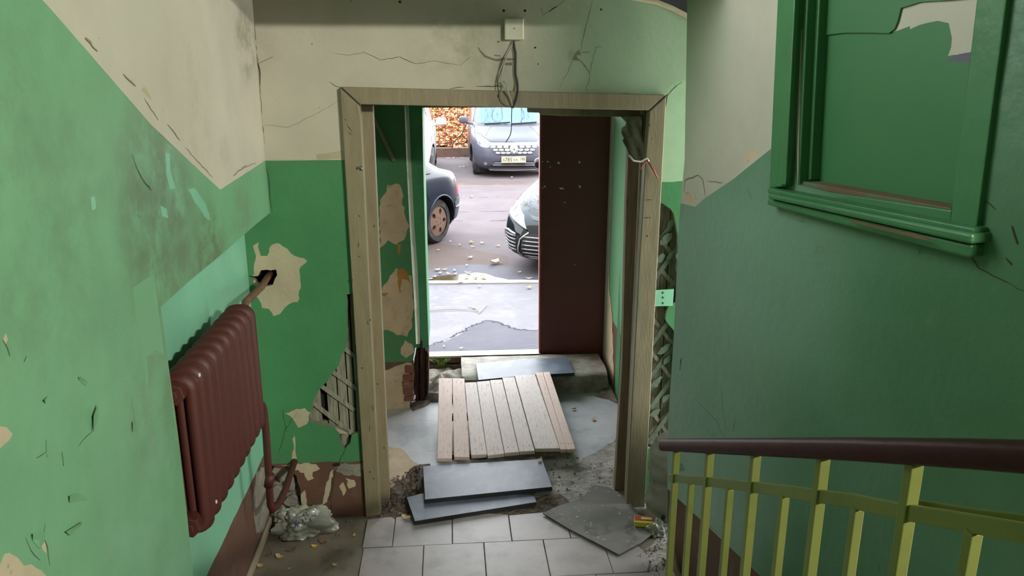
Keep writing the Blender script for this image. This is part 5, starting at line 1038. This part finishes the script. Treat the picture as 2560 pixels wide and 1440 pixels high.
# dark blue-black hatchback, its rear left corner in view
SB = mat('car_night_blue', '22262f', .22, .0, var=.05, bump=0, spec=.3); SG = mat('bumper_grey', '42454c', .45, bump=0)
wp = Vector(f3(1089, 606, ZS)); al = math.radians(33); fdir = Vector((-math.sin(al), -math.cos(al), 0)); ldir = Vector((math.cos(al), -math.sin(al), 0)); SS = .95
cen = wp - (fdir * -1.30 + ldir * .72) * SS
sk_ = [(.18, -1.9, 1.95, .78), (.28, -2.0, 2.05, .83), (.42, -2.04, 2.08, .845), (.58, -2.04, 2.05, .85), (.72, -1.99, 1.95, .85), (.86, -1.94, 1.6, .835), (.93, -1.88, 1.15, .815), (.965, -1.60, 1.0, .795), (1.02, -1.48, .92, .78), (1.2, -1.16, .62, .71), (1.34, -.8, .3, .62), (1.40, -.5, .05, .52)]
sed = Car('dark_hatchback', sk_, 6.5, (cen.x, cen.y), math.atan2(fdir.y, fdir.x), 'dark blue-black car at the left, its rear wheel and boot in view', SB, SS)
WS = [(1.3, .69), (1.3, -.69), (-1.3, .69), (-1.3, -.69)]; sed.shell(WS, .30)
RIM = mat('rim_dusty', '85695a', .45, .4, var=.1, bump=0)
for x, y in WS: sed.wheel(x, y, .30, .19, RIM, rr=.68)
sed.patch('rear_window', msym([(0, .985), (-.64, .99), (-.5, 1.3), (0, 1.33)]), mat('sky_glass', '97a1a6', .05, .8, bump=0), 'rear', .01)
sed.patch('rear_bumper', msym([(0, .26), (-.76, .27), (-.79, .4), (-.79, .56), (0, .56)]), SG, 'rear', .02, th=.05)
for side in ('left', 'right'):
    sed.patch('bumper_side', [(-1.98, .26), (-1.68, .27), (-1.66, .50), (-1.72, .56), (-1.99, .56)], SG, side, .014, th=.04)
    sed.strip('bumper_moulding', [(-1.98, .455), (-1.67, .44)], .012, MATS['car_silver'], side, .02)
    sed.patch('side_window', [(-1.02, 1.0), (.7, 1.0), (.35, 1.28), (-.7, 1.30)], MATS['side_glass'], side, .008)
    sed.strip('side_moulding', [(-.9, .52), (.9, .52)], .014, BT, side, .008)
    sed.strip('arch_lip', [(-1.30 + .355 * math.cos(t), .30 + .355 * math.sin(t)) for t in np.linspace(-.1, math.pi + .1, 16)], .012, SB, side, .006)
    sed.patch('tail_light', [(-1.99, .62), (-1.955, .62), (-1.90, .84), (-1.935, .85)], MATS['tail_red'], side, .012)
    sed.strip('belt_trim', [(-1.1, .97), (.8, .97)], .010, BT, side, .010); sed.strip('door_line', [(-.95, .95), (-.95, .7), (-1.0, .62)], .005, BT, side, .0)
for sg in (1, -1): sed.patch('tail_light', [(sg * .60, .62), (sg * .79, .60), (sg * .76, .85), (sg * .66, .85)], MATS['tail_red'], 'rear', .014)
sed.patch('number_plate', msym([(0, .62), (-.26, .62), (-.26, .73), (0, .73)]), MATS['plate_cream'], 'rear', .02)

# black saloon at the right, its front corner in view
SBk = mat('car_black', '12161b', .08, .0, var=.03, bump=0, spec=.28)
ph = math.radians(27); f2 = Vector((-math.sin(ph), -math.cos(ph), 0)); l2 = Vector((math.cos(ph), -math.sin(ph), 0)); co_ = at(1268, 610, 'Y', 8.75)
cen2 = Vector((co_.x, 8.75, 0)) - f2 * 1.98 + l2 * .875
ck = [(.13, -2.2, 2.16, .78), (.18, -2.35, 2.33, .86), (.28, -2.42, 2.42, .90), (.45, -2.42, 2.43, .915), (.58, -2.42, 2.37, .915), (.68, -2.40, 2.22, .905), (.77, -2.40, 1.98, .89), (.86, -2.38, 1.6, .87), (.93, -2.36, 1.15, .85), (.98, -2.32, .95, .82), (1.15, -1.9, .55, .74), (1.35, -1.3, 0, .62), (1.44, -.8, -.3, .52)]
bk = Car('black_saloon', ck, 6.0, (cen2.x, cen2.y), math.atan2(f2.y, f2.x), 'glossy black car beside the door leaf, its headlight and front corner in view', SBk)
WB = [(1.36, .74), (1.36, -.74), (-1.42, .74), (-1.42, -.74)]; bk.shell(WB, .33)
for x, y in WB: bk.wheel(x, y, .33, .22, MATS['car_silver'])
g1 = bk.patch('grille', msym([(0, .16), (-.50, .17), (-.56, .24), (-.52, .40), (-.44, .46), (0, .47)]), BT, off=.006)
for i, z in enumerate((.20, .245, .29, .335, .38, .425)): bk.strip('grille_bar', [(-.53 + abs(z - .27) * .2, z), (.53 - abs(z - .27) * .2, z)], .009, MATS['car_silver'], parent=g1, off=.014)
bk.patch('upper_grille', msym([(0, .555), (-.42, .60), (-.50, .645), (-.40, .63), (0, .60)]), BT, off=.006)
bk.strip('grille_edge', [(-.44, .475), (-.54, .40), (-.585, .25), (-.54, .155)], .010, CHR, off=.012)
for sg in (1, -1):
    h = bk.patch('headlight', [(sg * a, b) for a, b in ((-.47, .505), (-.60, .565), (-.78, .625), (-.84, .655), (-.83, .72), (-.77, .725), (-.66, .69), (-.55, .63))], MATS['lamp_clear'], off=.012)
    for (a, b) in ((-.76, .68), (-.67, .645)): bk.patch('reflector', [(sg * (a + .045 * math.cos(t)), b + .032 * math.sin(t)) for t in np.linspace(0, 6.283, 12)[:-1]], MATS['lamp_inner'], off=.016, th=.004, parent=h)
    bk.strip('lamp_edge', [(sg * -.47, .50), (sg * -.60, .555), (sg * -.78, .615), (sg * -.84, .645)], .008, BT, off=.014)
    v = bk.patch('side_vent', [(sg * a, b) for a, b in ((-.585, .19), (-.78, .21), (-.83, .30), (-.825, .42), (-.76, .465), (-.60, .44), (-.55, .43), (-.60, .28))], MATS['black_trim'], off=.006)
    for i, z in enumerate((.265, .305, .345, .385, .425)): bk.strip('vent_fin', [(sg * -.60, z), (sg * (-.775), z + .012)], .010, MATS['car_silver'], parent=v, off=.010)
    bk.strip('vent_chrome', [(sg * -.60, .445), (sg * -.72, .475), (sg * -.79, .46), (sg * -.825, .40), (sg * -.835, .30), (sg * -.81, .20)], .013, CHR, off=.014)
    bk.patch('fog_lamp', [(sg * (-.79 + .05 * math.cos(t)), .235 + .022 * math.sin(t)) for t in np.linspace(0, 6.283, 12)[:-1]], MATS['lamp_clear'], off=.02)
    bk.mirror(.60, sg * .95, 1.0, .08, .11, .07, SBk)
    bk.patch('side_window', [(-1.3, 1.0), (.62, 1.0), (.2, 1.3), (-1.0, 1.3)], MATS['side_glass'], 'left' if sg > 0 else 'right', .008)
bk.strip('lower_lip', [(-.88, .17), (-.6, .15), (0, .145), (.6, .15), (.88, .17)], .014, MATS['car_silver'], off=.012)
bk.patch('windshield', msym([(0, 1.0), (-.66, 1.01), (-.52, 1.34), (0, 1.38)]), MATS['car_glass'], off=.01)
bk.patch('number_plate', msym([(0, .30), (-.26, .30), (-.26, .41), (0, .41)]), MATS['plate_cream'], off=.03)

# ---------------------------------------------------------------- tree behind the fence, its branches reach over the yard (mirrored in the glass of the cars)
tree = empty('yard_tree', (3.0, 22.6, ZS + .6), 'tall half bare tree behind the fence, mirrored in the windshield of the van', 'tree')
rt = random.Random(11); tw = MB(); tips = []
def grow(p, d, L, r, lev):
    path = [p]; q = p.copy()
    for i in range(4): d = (d + Vector((rt.uniform(-.18, .18), rt.uniform(-.18, .18), rt.uniform(-.08, .14)))).normalized(); q = q + d * L / 4; path.append(q.copy())
    tw.tube(path, [r * (1 - .13 * i) for i in range(5)], 5 if lev < 3 else 3, cap=False)
    if lev >= 4: tips.append(q); return
    for _ in range(3 if lev < 3 else 4):
        a = rt.uniform(0, 6.28); s_ = Vector((math.cos(a), math.sin(a), .2)); grow(path[rt.choice((2, 3, 4))], (d + s_ * .75).normalized(), L * .68, r * .5, lev + 1)
grow(Vector((3.0, 22.6, ZS + .5)), Vector((-.04, -.10, 1)), 5.0, .16, 0); grow(Vector((2.9, 22.2, ZS + 4.2)), Vector((-.35, -.9, .6)), 4.6, .09, 1); grow(Vector((2.9, 22.2, ZS + 5.0)), Vector((-.6, -.95, .75)), 4.6, .09, 1)
tw.build('trunk_and_branches', MATS['bark'], tree, smooth=True)
lv2 = MB()
for p in tips:
    if p.x > 1.6 and rt.random() < .75: continue
    for _ in range(14):
        o = p + Vector((rt.gauss(0, .3), rt.gauss(0, .3), rt.gauss(0, .25))); d = Vector((rt.uniform(-1, 1), rt.uniform(-1, 1), rt.uniform(-.5, .5))).normalized(); e = d.cross(Vector((rt.uniform(-.3, .3), rt.uniform(-.3, .3), 1))).normalized()
        lv2.add([o - d * .09, o - e * .05, o + d * .09, o + e * .05], [(0, 1, 2, 3)])
if lv2.v: tag(lv2.build('foliage', mat('tree_leaf', '4c6a38', .7, bump=0), tree), kind='stuff')
